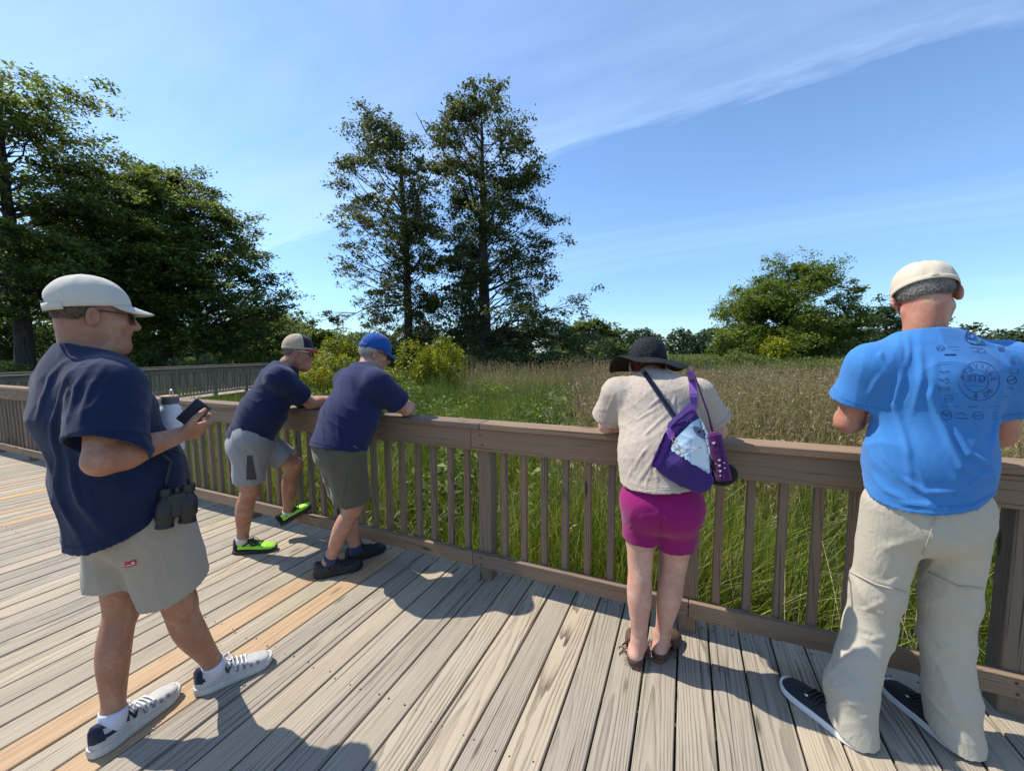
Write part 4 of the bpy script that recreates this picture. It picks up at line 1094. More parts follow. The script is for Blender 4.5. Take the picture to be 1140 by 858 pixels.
# ================================================================== man on the left: navy tee, khaki shorts, phone and bottle
SK1 = skin_mat('sunburnt_skin', (.41, .225, .142), (.36, .165, .10))
NAVY1 = cloth_mat('navy_jersey', (.011, .021, .062), (.007, .013, .042), wr=(10, .35), bmp=.35, sheen=.12)
KHAKI1 = cloth_mat('khaki_canvas', (.36, .315, .25), (.28, .245, .195), wr=(26, .3), bmp=.3)
CAP1 = cloth_mat('cream_cotton', (.60, .56, .49), (.50, .46, .39), wr=(30, .2))
HAIRB = plain_mat('brown_hair', (.085, .058, .042), .6, scale=140, var=.5)
f1 = nrm(V(.15, .99, 0)); r1 = V(f1[1], -f1[0], 0); hf1 = nrm(V(.30, .95, -.05)); HR1 = frame(hf1)
hc1 = V(-1.905, .680, 1.605)
S = Field((-2.35, .30, -.01), (-1.35, 1.35, 1.80), .005)
S.ecap((-1.90, .72, .90), (-1.895, .72, 1.06), r1, (.165, .13), (.175, .14), .05); S.ecap((-1.895, .70, 1.06), (-1.90, .640, 1.32), r1, (.175, .13), (.165, .10), .05); S.cap((-2.06, .650, 1.39), (-1.74, .625, 1.39), .050, .050, .05)
head(S, hc1, HR1, 1.0, V(-1.90, .655, 1.44), .060, fat=.9)
S.cap(loc(hc1, HR1, (0, -.045, -.03)), V(-1.90, .650, 1.45), .054, .061, .03)
aR, eR, wR = V(-1.70, .625, 1.375), V(-1.615, .560, 1.150), V(-1.655, .775, 1.180)
arm(S, aR, eR, wR, 1.03); hd1 = nrm(V(-.12, .97, .10))
hand(S, wR, hd1, V(-.75, .1, .65), 1, (.35, .62, .55), 1.02)
aL, eL, wL = V(-2.09, .66, 1.375), V(-2.15, .66, 1.12), V(-2.02, .865, 1.20)
arm(S, aL, eL, wL, 1.08); hand(S, wL, V(.55, .80, .12), V(.75, -.55, 0), 1, (.55, .65, .5), 1.03)
hkR, hkL = V(-1.81, .755, .88), V(-1.985, .725, .88); knR, knL = V(-1.828, .815, .475), V(-1.985, .700, .475); anR, anL = V(-1.868, .945, .105), V(-1.960, .645, .105)
leg(S, hkR, knR, anR, V(.1, -1, 0), .94, .98); leg(S, hkL, knL, anL, V(.1, -1, 0), .90, .98)
hlR, toR = V(-1.910, .885, 0), V(-1.784, 1.145, 0); hlL, toL = V(-1.950, .570, 0), V(-1.990, .862, 0)
foot_in(S, hlR, toR, anR); foot_in(S, hlL, toL, anL)
man1 = person('man in a cream cap and navy T-shirt with khaki shorts, standing apart holding a phone', S, SK1, (-1.92, .75, 0))
# T-shirt
S = Field((-2.40, .34, .66), (-1.45, 1.02, 1.60), .0065)
T = S.twin()
T.ecap((-1.90, .70, .66), (-1.895, .705, 1.02), r1, (.192, .154), (.198, .160), .06); T.ecap((-1.895, .705, 1.02), (-1.90, .655, 1.29), r1, (.198, .160), (.200, .142), .06)
T.ecap((-1.90, .652, 1.29), (-1.90, .634, 1.40), r1, (.205, .148), (.150, .088), .06); T.ecap((-1.90, .645, 1.39), (-1.90, .662, 1.50), r1, (.12, .09), (.086, .086), .05)
T.ell((-1.885, .775, 1.04), frame(f1), (.16, .092, .16), .06)
T.cut((-1.90, .55, .800), V(0, .50, -1), .42, wall=.014, depth=.03)
T.cut((-1.90, .655, 1.482), V(0, .34, 1), .108, wall=.012, depth=.03)
S.merge(T, .01)
T = S.twin(); T.cap((-1.90, .640, 1.400), (-1.735, .632, 1.372), .055, .078, .06); T.cap((-1.90, .64, 1.400), (-2.07, .655, 1.372), .055, .078, .06); S.merge(T, .09)
sleeve(S, aR+V(.004, 0, -.01), eR+V(0, .01, 0), .86, .088, .104, nrm(eR-aR)+V(0, -.30, 0)); sleeve(S, aL+V(0, 0, -.01), eL, .74, .088, .09)
FL1 = [([(98, 400), (72, 425), (58, 470), (60, 530)], .010, .012), ([(108, 402), (84, 430), (72, 475)], .009, .010), ([(118, 406), (98, 436), (88, 470)], .007, .009), ([(88, 396), (55, 420), (40, 470)], .008, .013),
       ([(55, 480), (62, 540), (85, 600)], .010, .018), ([(78, 520), (88, 560), (120, 600)], .008, .016), ([(150, 478), (165, 500), (190, 505)], .008, .012), ([(140, 495), (160, 530), (200, 540)], .006, .016), ([(95, 540), (110, 580), (160, 590)], .006, .016)]
s1, _, _ = cloth('shirt', S, NAVY1, man1, FL1, [((22, 18, 6), .004, 1.5, None, 1), ((-30, 14, 20), .003, 1.2, (-1.7, .6, 1.2), .25)])
tee_seams(s1, NAVY1, (aR, aL), (eR+V(0, .01, 0), eL), (.86, .74), (-1.90, .72, .89), V(0, .50, -1), None)
# shorts
S = Field((-2.25, .42, .46), (-1.55, 1.06, 1.02), .006)
S.ecap((-1.90, .72, .98), (-1.90, .735, .84), r1, (.178, .140), (.186, .142), .05)
eRs = lerp(hkR, knR, .78)+V(.012, .0, 0); eLs = lerp(hkL, knL, .70)
pant_leg(S, [(hkR+V(0, 0, -.03), eRs+(eRs-hkR)*.25, .118, .118)], eRs, V(.0, .38, -1), .05); pant_leg(S, [(hkL+V(0, 0, -.03), eLs+(eLs-hkL)*.25, .110, .100)], eLs, V(0, 0, -1), .04)
FS1 = [([(145, 560), (165, 600), (205, 610)], .004, .008), ([(176, 600), (184, 630), (192, 660)], .004, .005), ([(88, 622), (130, 640), (170, 640)], .004, .007), ([(110, 640), (130, 672), (150, 684)], .006, .012), ([(120, 610), (150, 620)], .003, .01)]
sh1, v_, q_ = cloth('shorts', S, KHAKI1, man1, FS1, [((24, 20, 16), .004, 1.4, None, 1)])
bvs = bvh_of(v_, q_)
def on_px(bv, x, y, off=.002):
    r = nrm(at(x, y, d=1.0)-CAMP); h = bv.ray_cast(Vector(CAMP), Vector(r)); return None if h[0] is None else np.array(h[0])-r*off
M_REDTAG = plain_mat('red_label', (.42, .02, .03), .6); M_WHITE = plain_mat('white_thread', (.78, .78, .78), .7)
mb = MB(); q = [on_px(bvs, *p, off=.004) for p in ((139, 626), (151, 623), (151.5, 629), (139.5, 632))]
if all(p is not None for p in q):
    mb.add(q+[p-V(.004, 0, 0) for p in q], [(0, 1, 2, 3)[::-1], (0, 1, 5, 4), (1, 2, 6, 5), (2, 3, 7, 6), (3, 0, 4, 7)]); tg = mb.build('label_tag', M_REDTAG, sh1)
    mb = MB(); q2 = [lerp(lerp(q[0], q[3], .62), lerp(q[1], q[2], .62), t)+V(.0015, -.001, 0) for t in (.1, .55)]; mb.tube(q2, .0012, 6)
    for k_ in range(3): mb.tube([lerp(lerp(q[0], q[3], .25+.2*k_), lerp(q[1], q[2], .25+.2*k_), t)+V(.0015, -.001, 0) for t in (.62, .75, .88)], .001, 6)
    mb.build('label_mark', M_WHITE, tg)
# shoes
SH_GREY = plain_mat('pale_grey_leather', (.42, .41, .38), .6, var=.1); SH_NAVY = cloth_mat('navy_mesh', (.03, .035, .06)); SH_SOLE = plain_mat('offwhite_rubber', (.46, .455, .42), .7, var=.1); SH_MESH = cloth_mat('grey_mesh', (.22, .22, .22), scale=1400); LACE = plain_mat('white_lace', (.6, .6, .6), .8)
def sty1(t, a):
    side = min(a, 1-a)
    if t < .37 and side > .27: return 1
    if t < .10 and side > .06: return 1
    if t < .24 and .10 < side < .16: return 1
    if .50 < t < .85 and .10 < side < .30: return 2 if int(t*22) % 2 else 0
    if .40 < t < .66 and side > .36: return 2
    return 0
for hl, to in ((hlR, toR), (hlL, toL)):
    so, P, fr_ = shoe(man1, hl, to, .046, {'upper': [SH_GREY, SH_NAVY, SH_MESH], 'sole': SH_SOLE, 'lace': LACE}, sty1, solet=.030, collar=.112)
    m = strip_on(P, [(.33, .12*PI), (.37, .34*PI)], .007, .006); m2 = strip_on(P, [(.365, .34*PI), (.41, .12*PI)], .008, .0062); m3 = strip_on(P, [(.405, .12*PI), (.455, .34*PI)], .007, .0064)
    for x in (m2, m3): m.add(x.v, x.f)
    m.build('side_letter', M_GLASSF, so)
SOCK = cloth_mat('white_sock', (.62, .66, .78), (.50, .53, .66), scale=900)
for an, kn, hl, to in ((anR, knR, hlR, toR), (anL, knL, hlL, toL)):
    mb = MB(); a = lerp(an, kn, .10)+V(0, 0, 0); b = an+V(0, 0, -.05); mb.tube([b, an, lerp(an, kn, .03), lerp(an, kn, .055)], [.0425, .0425, .042, .0415], 20); mb.build('sock', SOCK, man1, smooth=True)
cap1 = cap_hat(man1, hc1, HR1, 1.03, CAP1, back_open=True, droop=.026, brim_len=.066, tilt=-.15, rim=.03, strap_mat=plain_mat('brass_buckle', (.12, .10, .08), .4, .8))
hair(man1, hc1, HR1, 1.01, HAIRB, lo=-.62, hi=.45, ph0=1.62, thick=.005, strands=3500, slen=.010)
sunglasses(man1, hc1, HR1, 1.02, M_GLASSF, M_LENS)
# phone in his right hand
pc = wR+hd1*.115+V(-.035, .0, .045)
pf = frame(nrm(V(.35, .75, .55)), V(-.5, -.3, .8))
ph = MB(); A_ = (nrm(np.cross(V(.35, .8, .5), V(.55, -.45, .35))), nrm(V(.35, .8, .5)), nrm(V(.55, -.45, .35)))
pc = at(216, 460, u=-1.70); a1 = nrm(at(228, 446, u=-1.70)-at(206, 468, u=-1.74)); a2 = nrm(np.cross(a1, V(.75, -.45, .45))); a3 = np.cross(a1, a2)
ph.box(pc, (a1, a2, a3), (.050, .033, .0042), bev=.003); phone = ph.build('smartphone', plain_mat('phone_body', (.03, .035, .05), .3)); set_origin(phone, pc); tag(phone, 'dark smartphone in the hand of the man in the cream cap', 'phone')
mb = MB(); mb.box(pc+a3*.0046, (a1, a2, a3), (.047, .030, .0006)); mb.build('screen', plain_mat('phone_glass', (.03, .05, .09), .08, coat=.6), phone)
mb = MB(); mb.box(pc-a3*.0050+a1*.028+a2*.012, (a1, a2, a3), (.016, .013, .0012), bev=.001); mb.build('camera_bump', M_BLACK, phone)
# steel bottle in his left hand
bc = at(191, 469, u=-1.93)
bt = MB(); bt.lathe(bc, (0, 0, 1), [(.0, -.12), (.034, -.12), (.036, -.115), (.036, .045), (.034, .058), (.027, .068), (.026, .075)], 28); bottle = bt.build('water_bottle', plain_mat('white_powder_coat', (.62, .66, .72), .45), smooth='auto'); set_origin(bottle, bc); tag(bottle, 'white steel water bottle with wooden lid held in front of the navy T-shirt', 'bottle')
mb = MB(); mb.lathe(bc+V(0, 0, .074), (0, 0, 1), [(.029, 0), (.030, .004), (.030, .024), (.029, .026)], 28); cp_ = mb.build('lid', plain_mat('grey_lid', (.10, .10, .11), .5), bottle, smooth='auto')
mb = MB(); mb.lathe(bc+V(0, 0, .1005), (0, 0, 1), [(.029, 0), (.029, .006), (.027, .0075)], 28); mb.build('wood_disc', plain_mat('bamboo', (.45, .29, .13), .6), cp_, smooth='auto')
mb = MB(); mb.tube([bc+V(.012*math.cos(t)*1.0, .006, .108+.022*math.sin(t)) for t in np.linspace(-.1, PI+.1, 12)], .0028, 8); mb.build('carry_loop', plain_mat('steel', (.5, .5, .5), .25, .9), cp_, smooth=True)
# binoculars hanging at his hip
b0 = at(197, 562, u=-1.655); bx = nrm(V(.45, .85, .05)); bz = nrm(V(-.05, .12, 1)); by = np.cross(bz, bx)
bn = MB(); bn.box(b0+bz*.004, (bx, by, bz), (.030, .021, .044), bev=.006)
bino = bn.build('binoculars', M_BLACK); set_origin(bino, b0); tag(bino, 'black binoculars hanging at the hip of the man in khaki shorts', 'binoculars')
for sg in (-1, 1):
    mb = MB(); o_ = b0+bx*.031*sg
    mb.lathe(o_, bz, [(0.0179, 0.0680), (0.0195, 0.0663), (0.0195, 0.0425), (0.0161, 0.0391), (0.0161, 0.0340), (0.0263, 0.0170), (0.0289, 0.0000), (0.0289, -0.0382), (0.0247, -0.0442), (0.0247, -0.0595), (0.0263, -0.0612), (0.0263, -0.0697), (0.0229, -0.0706), (0.0229, -0.0663)], 22)
    br_ = mb.build('barrel', M_BLACK, bino, smooth='auto')
    mb = MB(); mb.lathe(o_, bz, [(0.0000, -0.0667), (0.0229, -0.0667), (0.0229, -0.0659)], 20); mb.build('lens', M_LENS, br_)
mb = MB(); mb.lathe(b0+by*-.004, bz, [(0.0102, 0.0442), (0.0102, 0.0629), (0.0085, 0.0646)], 16); mb.build('focus_wheel', M_GLASSF, bino, smooth='auto')
mb = MB(); mb.tube([b0+bx*-.031+bz*.066, b0+bx*-.03+bz*.10, b0+bx*-.02+bz*.16+by*.008, V(-1.678, .735, 1.125)], .005, 6, flat=.4); mb.tube([b0+bx*.031+bz*.066, b0+bx*.028+bz*.10, b0+bx*.015+bz*.17+by*.008, V(-1.672, .765, 1.13)], .005, 6, flat=.4); mb.build('strap', M_BLACK, bino, smooth=True)
# ================================================================== man in the tan and red cap, one foot up on the bottom rail
SK2 = skin_mat('tanned_skin', (.42, .225, .145), (.36, .16, .10))
NAVY2 = cloth_mat('navy_cotton', (.013, .021, .065), (.009, .014, .045), wr=(12, .3), bmp=.3, sheen=.12)
GREYS = cloth_mat('grey_sport_fabric', (.27, .275, .285), (.21, .215, .225), wr=(22, .25))
GREYD = cloth_mat('dark_grey_panel', (.075, .07, .075))
TAN = cloth_mat('tan_cotton', (.42, .33, .24), (.35, .27, .19)); NVF = cloth_mat('navy_cap_front', (.02, .022, .04)); RED = cloth_mat('red_cap_bill', (.42, .035, .035))
f2 = nrm(V(.56, .83, 0)); r2 = V(f2[1], -f2[0], 0)
pv2, ch2, nk2 = V(-2.90, 1.80, .86), V(-2.79, 1.97, 1.27), V(-2.750, 2.025, 1.395)
hf2 = nrm(V(.72, .66, -.10)); HR2 = frame(hf2); hc2 = V(-2.685, 2.070, 1.480)
rs2, ls2 = ch2+r2*.185+V(0, 0, .03), ch2-r2*.185+V(0, 0, .03)
S = Field((-3.40, 1.45, -.01), (-2.15, 2.75, 1.65), .0065)
S.ecap(pv2, lerp(pv2, ch2, .5), r2, (.155, .115), (.150, .11), .05); S.ecap(lerp(pv2, ch2, .5), ch2, r2, (.150, .11), (.155, .095), .05)
S.cap(rs2, ls2, .055, .055, .05)
head(S, hc2, HR2, .99, nk2, .060, fat=1.1)
elR2, wrR2 = V(-2.665, 2.135, 1.080), V(-2.56, 2.335, 1.092); elL2, wrL2 = V(-2.86, 2.19, 1.080), V(-2.645, 2.315, 1.100)
arm(S, rs2, elR2, wrR2, 1.0); arm(S, ls2, elL2, wrL2, 1.0)
hand(S, wrR2, nrm(V(-.35, .9, .1)), V(-.8, -.2, .5), 1, (.5, .7, .6), .98); hand(S, wrL2, nrm(V(.75, .6, .05)), V(0, -.2, -1), 1, (.35, .5, .5), .98)
hkR2, hkL2 = pv2+r2*.085+V(0, 0, .0), pv2-r2*.085; knR2, anR2 = V(-2.890, 1.765, .475), V(-2.972, 1.745, .105); knL2, anL2 = V(-2.795, 2.06, .60), V(-2.875, 2.045, .205)
leg(S, hkR2, knR2, anR2, -f2, 1.0, 1.0); leg(S, hkL2, knL2, anL2, -f2, 1.0, 1.0)
hlR2, toR2 = V(-3.035, 1.715, 0), V(-2.785, 1.875, 0); hlL2, toL2 = V(-2.905, 2.005, .105), V(-2.765, 2.195, .232)
foot_in(S, hlR2, toR2, anR2); foot_in(S, hlL2, toL2, anL2)
man2 = person('man in a tan cap with red bill, one bright green shoe raised onto the rail', S, SK2, (-2.92, 1.8, 0))
S = Field((-3.35, 1.45, .72), (-2.30, 2.35, 1.52), .007)
T = S.twin(); lo2 = pv2-(ch2-pv2)*.28
T.ecap(lo2, lerp(pv2, ch2, .45), r2, (.178, .150), (.180, .148), .06); T.ecap(lerp(pv2, ch2, .45), ch2-f2*.005, r2, (.180, .148), (.190, .125), .06); T.ecap(ch2, nk2+V(0, 0, .01), r2, (.185, .118), (.080, .075), .05)
T.cut(pv2+V(0, 0, -.005), -(ch2-pv2)+f2*.05-V(0, 0, .12), .30, depth=.03); T.cut(nk2-V(0, 0, .008), nk2-ch2+V(0, 0, .05), .10, wall=.012, depth=.03); S.merge(T, .01)
T = S.twin(); T.cap(lerp(ch2, nk2, .45), rs2, .065, .075, .05); T.cap(lerp(ch2, nk2, .45), ls2, .065, .075, .05); S.merge(T, .06)
sleeve(S, rs2, elR2, .70, .078, .082); sleeve(S, ls2, elL2, .70, .078, .082)
FL2 = [([(258, 455), (285, 448), (308, 440)], .006, .014), ([(256, 468), (285, 470), (305, 478)], .006, .014), ([(275, 425), (295, 440), (312, 455)], .005, .016), ([(312, 418), (318, 435), (315, 450)], .005, .010), ([(262, 440), (280, 432), (300, 425)], .004, .016)]
t2_, _, _ = cloth('shirt', S, NAVY2, man2, FL2, [((16, 14, 30), .0045, 1.6, None, 1)])
tee_seams(t2_, NAVY2, (rs2, ls2), (elR2, elL2), (.70, .70), pv2+V(0, 0, -.005), -(ch2-pv2)+f2*.05-V(0, 0, .12), None)
S = Field((-3.30, 1.45, .40), (-2.50, 2.30, .98), .0065)
S.ecap(pv2+V(.02, .02, .08), pv2-V(.0, .0, .04), r2, (.160, .135), (.170, .150), .05)
e1, e2 = lerp(hkR2, knR2, .80), lerp(hkL2, knL2, .80)
pant_leg(S, [(hkR2, e1+(e1-hkR2)*.25, .112, .100)], e1, e1-hkR2, .04); pant_leg(S, [(hkL2, e2+(e2-hkL2)*.25, .112, .095)], e2, e2-hkL2, .04)
st2, v_, q_ = cloth('shorts', S, GREYS, man2, [([(262, 500), (280, 505), (300, 500)], .005, .010), ([(268, 495), (285, 515), (310, 512)], .004, .010), ([(255, 520), (275, 530)], .004, .012), ([(300, 490), (318, 500)], .004, .008)], [((22, 26, 20), .004, 1.5, None, 1)])
b_ = bvh_of(v_, q_)
P4 = [[on_px(b_, lerp(275, 281, j/3)*(1-i/8)+lerp(274, 286, j/3)*(i/8), 507+i/8*27, .003) for j in range(4)] for i in range(9)]
mb = MB()
for i in range(8):
    for j in range(3):
        c4 = [P4[i][j], P4[i+1][j], P4[i+1][j+1], P4[i][j+1]]
        if all(c is not None for c in c4): mb.add(c4, [(0, 1, 2, 3)])
mb.build('side_panel', GREYD, st2)
NEON = plain_mat('neon_green_mesh', (.30, .68, .02), .55, var=.12, scale=300); SBLK = cloth_mat('black_mesh', (.014, .014, .016))
def sty2(t, a):
    side = min(a, 1-a)
    if t < .16: return 1
    if t < .40 and side > .30: return 1
    if .40 < t < .62 and side > .40: return 1
    if .34 < t < .50 and .12 < side < .30 and int((t*60+side*90)) % 3 == 0: return 1
    if side < .05: return 1
    return 0
for hl, to in ((hlR2, toR2), (hlL2, toL2)):
    up_ = (0, 0, 1)
    so, P, _f = shoe(man2, hl, to, .046, {'upper': [NEON, SBLK], 'sole': M_BLACK, 'lace': plain_mat('black_lace', (.02, .02, .02))}, sty2, solet=.022)
    strip_on(P, [(.28, .12*PI), (.42, .30*PI), (.50, .20*PI), (.60, .30*PI)], .010, .005).build('side_stripe', SBLK, so)
WSOCK = cloth_mat('white_ankle_sock', (.6, .6, .6))
for an, kn in ((anR2, knR2), (anL2, knL2)):
    mb = MB(); mb.tube([an+V(0, 0, -.03), an, lerp(an, kn, .045)], [.040, .042, .043], 18); mb.build('sock', WSOCK, man2, smooth=True)
cap_hat(man2, hc2, HR2, 1.03, TAN, RED, front_mat=NVF, tilt=-.02, rim=.03, brim_len=.072, droop=.015)
hair(man2, hc2, HR2, 1.0, plain_mat('grey_brown_hair', (.13, .105, .09), .7, scale=150, var=.5), lo=-.60, hi=.2, ph0=1.6, thick=.004, strands=1500, slen=.008)
sunglasses(man2, hc2, HR2, 1.0, plain_mat('white_frame', (.65, .65, .65), .3), M_LENS)

# ================================================================== man in the blue cap, legs crossed, leaning on the rail
SK3 = skin_mat('fair_skin', (.46, .275, .195), (.42, .21, .145))
NAVY3 = cloth_mat('washed_navy_cotton', (.016, .024, .082), (.010, .015, .052), wr=(12, .32), bmp=.3, sheen=.12)
OLIVE = cloth_mat('olive_canvas', (.105, .105, .075), (.075, .075, .055), wr=(22, .3))
BLUEC = cloth_mat('royal_blue_cotton', (.012, .075, .30), (.009, .055, .24))
GHAIR = plain_mat('grey_hair', (.38, .355, .32), .6, scale=160, var=.5)
f3 = nrm(V(.28, .96, 0)); r3 = V(f3[1], -f3[0], 0)
pv3, ch3, nk3 = V(-2.01, 1.80, .88), V(-1.985, 1.985, 1.26), V(-1.99, 2.050, 1.385)
hf3 = nrm(V(.62, .74, -.32)); HR3 = frame(hf3); hc3 = V(-1.972, 2.105, 1.468)
rs3, ls3 = ch3+r3*.195+V(0, 0, .02), ch3-r3*.195+V(0, 0, .02)
S = Field((-2.55, 1.45, -.01), (-1.45, 2.75, 1.62), .0065)
S.ecap(pv3, lerp(pv3, ch3, .5), r3, (.165, .13), (.17, .13), .05); S.ecap(lerp(pv3, ch3, .5), ch3, r3, (.17, .13), (.165, .10), .05); S.cap(rs3, ls3, .055, .055, .05)
head(S, hc3, HR3, .99, nk3, .060, fat=1.1)
elR3, wrR3 = V(-1.735, 2.135, 1.085), V(-1.87, 2.32, 1.095); elL3, wrL3 = V(-2.15, 2.19, 1.085), V(-1.96, 2.30, 1.105)
arm(S, rs3, elR3, wrR3, 1.02); arm(S, ls3, elL3, wrL3, 1.02)
hand(S, wrR3, nrm(V(-.85, .45, 0)), V(0, -.1, -1), -1, (.3, .4, .4), .98); hand(S, wrL3, nrm(V(.85, .4, .02)), V(0, -.1, -1), 1, (.3, .4, .4), .98)
hkR3, hkL3 = pv3+r3*.085, pv3-r3*.085; knR3, anR3 = V(-1.985, 1.865, .455), V(-2.135, 1.795, .105); knL3, anL3 = V(-2.095, 1.94, .46), V(-2.105, 1.985, .105)
leg(S, hkR3, knR3, anR3, -f3, .98, .98); leg(S, hkL3, knL3, anL3, -f3, .98, .98)
hlR3, toR3 = V(-2.205, 1.725, 0), V(-2.005, 1.950, 0); hlL3, toL3 = V(-2.150, 1.935, 0), V(-2.035, 2.205, 0)
foot_in(S, hlR3, toR3, anR3); foot_in(S, hlL3, toL3, anL3)
man3 = person('man in a bright blue cap and olive shorts leaning with ankles crossed', S, SK3, (-2.02, 1.85, 0))
S = Field((-2.50, 1.45, .70), (-1.50, 2.35, 1.50), .007)
T = S.twin(); lo3 = pv3-(ch3-pv3)*.30
T.ecap(lo3, lerp(pv3, ch3, .45), r3, (.205, .165), (.205, .160), .06); T.ecap(lerp(pv3, ch3, .45), ch3-f3*.005, r3, (.205, .160), (.205, .130), .06); T.ecap(ch3, nk3+V(0, 0, .01), r3, (.195, .12), (.085, .080), .05)
T.cut(pv3+V(0, 0, -.015), -(ch3-pv3)-V(0, 0, .35), .32, depth=.03); T.cut(nk3, nk3-ch3+V(0, 0, .05), .10, wall=.012, depth=.03); S.merge(T, .01)
T = S.twin(); T.cap(lerp(ch3, nk3, .45), rs3, .065, .080, .05); T.cap(lerp(ch3, nk3, .45), ls3, .065, .080, .05); S.merge(T, .06)
sleeve(S, rs3, elR3, .72, .083, .088); sleeve(S, ls3, elL3, .72, .083, .088)
FL3 = [([(358, 470), (360, 490), (355, 503)], .005, .010), ([(375, 465), (378, 490), (374, 505)], .005, .012), ([(392, 470), (396, 490), (395, 506)], .005, .012), ([(385, 425), (400, 440), (420, 448)], .005, .016), ([(430, 420), (425, 440), (428, 470)], .006, .012), ([(366, 440), (385, 455), (410, 460)], .004, .018), ([(418, 455), (412, 480), (414, 505)], .006, .012)]
t3_, _, _ = cloth('shirt', S, NAVY3, man3, FL3, [((18, 12, 26), .004, 1.6, None, 1), ((40, 20, 8), .003, 1.5, pv3, .25)])
tee_seams(t3_, NAVY3, (rs3, ls3), (elR3, elL3), (.72, .72), pv3+V(0, 0, -.015), -(ch3-pv3)-V(0, 0, .35), None)
S = Field((-2.40, 1.45, .38), (-1.65, 2.20, .98), .0065)
S.ecap(pv3+V(0, .02, .08), pv3-V(0, 0, .04), r3, (.170, .14), (.180, .150), .05)
e1, e2 = lerp(hkR3, knR3, .84), lerp(hkL3, knL3, .82)
pant_leg(S, [(hkR3, e1+(e1-hkR3)*.25, .118, .118)], e1, e1-hkR3, .04); pant_leg(S, [(hkL3, e2+(e2-hkL3)*.25, .118, .112)], e2, e2-hkL3, .04)
so3, v_, q_ = cloth('shorts', S, OLIVE, man3, [([(390, 520), (386, 540), (382, 566)], -.012, .008), ([(355, 515), (362, 540), (365, 558)], .004, .010), ([(398, 515), (405, 535), (402, 560)], .005, .010), ([(372, 512), (390, 522), (412, 520)], .004, .010)], [((24, 22, 18), .004, 1.5, None, 1)])
b_ = bvh_of(v_, q_)
qd = [on_px(b_, *p, .004) for p in ((409, 520), (415.5, 519), (415.5, 543), (408, 546))]
if all(p is not None for p in qd):
    mb = MB(); mb.add(qd+[p+V(-.006, .004, 0) for p in qd], [(0, 1, 2, 3)[::-1], (0, 1, 5, 4), (1, 2, 6, 5), (2, 3, 7, 6), (3, 0, 4, 7)]); mb.build('cargo_pocket', OLIVE, so3)
DKG = cloth_mat('charcoal_mesh', (.028, .028, .030), scale=1200); BLK2 = plain_mat('black_leather', (.012, .012, .013), .55)
def sty3(t, a):
    side = min(a, 1-a)
    if int(t*26+side*10) % 3 == 0 and t > .3: return 1
    return 0
for hl, to in ((hlR3, toR3), (hlL3, toL3)):
    so, P, _f = shoe(man3, hl, to, .050, {'upper': [BLK2, DKG], 'sole': M_BLACK, 'lace': plain_mat('dark_lace', (.03, .03, .032))}, sty3, solet=.030)
    for o in (.30, .42, .55): strip_on(P, [(o, .06*PI), (o+.05, .25*PI), (o+.06, .42*PI)], .008, .006).build('side_strap', DKG, so)
BSOCK = cloth_mat('blue_sock', (.04, .06, .16))
for an, kn in ((anR3, knR3), (anL3, knL3)):
    mb = MB(); mb.tube([an+V(0, 0, -.03), an, lerp(an, kn, .06)], [.040, .042, .043], 18); mb.build('sock', BSOCK, man3, smooth=True)
cap_hat(man3, hc3, HR3, 1.04, BLUEC, back_open=True, tilt=.0, rim=.03, brim_len=.07, droop=.015)
hair(man3, hc3, HR3, 1.0, GHAIR, lo=-.66, hi=.30, ph0=1.5, thick=.007, strands=3500, slen=.013)
sunglasses(man3, hc3, HR3, 1.0, M_GLASSF, M_LENS)
# ================================================================== woman in the black straw hat
SK4 = skin_mat('pale_skin', (.56, .36, .27), (.53, .29, .215))
CREAM = cloth_mat('crinkled_cream_cotton', (.48, .405, .335), (.385, .32, .26), scale=1100, wr=(26, .5), bmp=.45)
MAG = cloth_mat('magenta_stretch', (.27, .010, .125), (.20, .008, .095), wr=(16, .2), bmp=.2)
f4 = nrm(V(-.05, 1, 0)); r4 = V(f4[1], -f4[0], 0)
pv4, ch4, nk4 = V(-.085, 1.86, .80), V(-.125, 1.995, 1.235), V(-.155, 2.062, 1.360)
HR4 = frame(nrm(V(-.15, .9, -.50))); hc4 = V(-.180, 2.135, 1.398)
rs4, ls4 = ch4+r4*.180+V(0, 0, .035), ch4-r4*.180+V(0, 0, .035)
S = Field((-.65, 1.55, -.01), (.45, 2.75, 1.58), .0055)
S.ecap(pv4, lerp(pv4, ch4, .5), r4, (.165, .12), (.145, .11), .05); S.ecap(lerp(pv4, ch4, .5), ch4, r4, (.145, .11), (.15, .09), .05); S.cap(rs4, ls4, .048, .048, .05)
head(S, hc4, HR4, .95, nk4, .050)
elL4, wrL4 = V(-.375, 2.085, 1.082), V(-.21, 2.245, 1.095); elR4, wrR4 = V(.150, 2.085, 1.090), V(-.03, 2.260, 1.105)
arm(S, rs4, elR4, wrR4, .95); arm(S, ls4, elL4, wrL4, .95)
hand(S, wrL4, nrm(V(.85, .45, 0)), V(0, -.1, -1), 1, (.3, .4, .4), .9); hand(S, wrR4, nrm(V(-.85, .45, 0)), V(0, -.1, -1), -1, (.3, .4, .4), .9)
hkL4, hkR4 = pv4-r4*.085+V(0, .0, -.02), pv4+r4*.085+V(0, .0, -.02); knL4, anL4 = V(-.168, 1.845, .485), V(-.163, 1.840, .098); knR4, anR4 = V(-.020, 1.905, .485), V(-.066, 1.925, .098)
leg(S, hkL4, knL4, anL4, V(0, -1, 0), .92, 1.03); leg(S, hkR4, knR4, anR4, V(0, -1, 0), .92, 1.03)
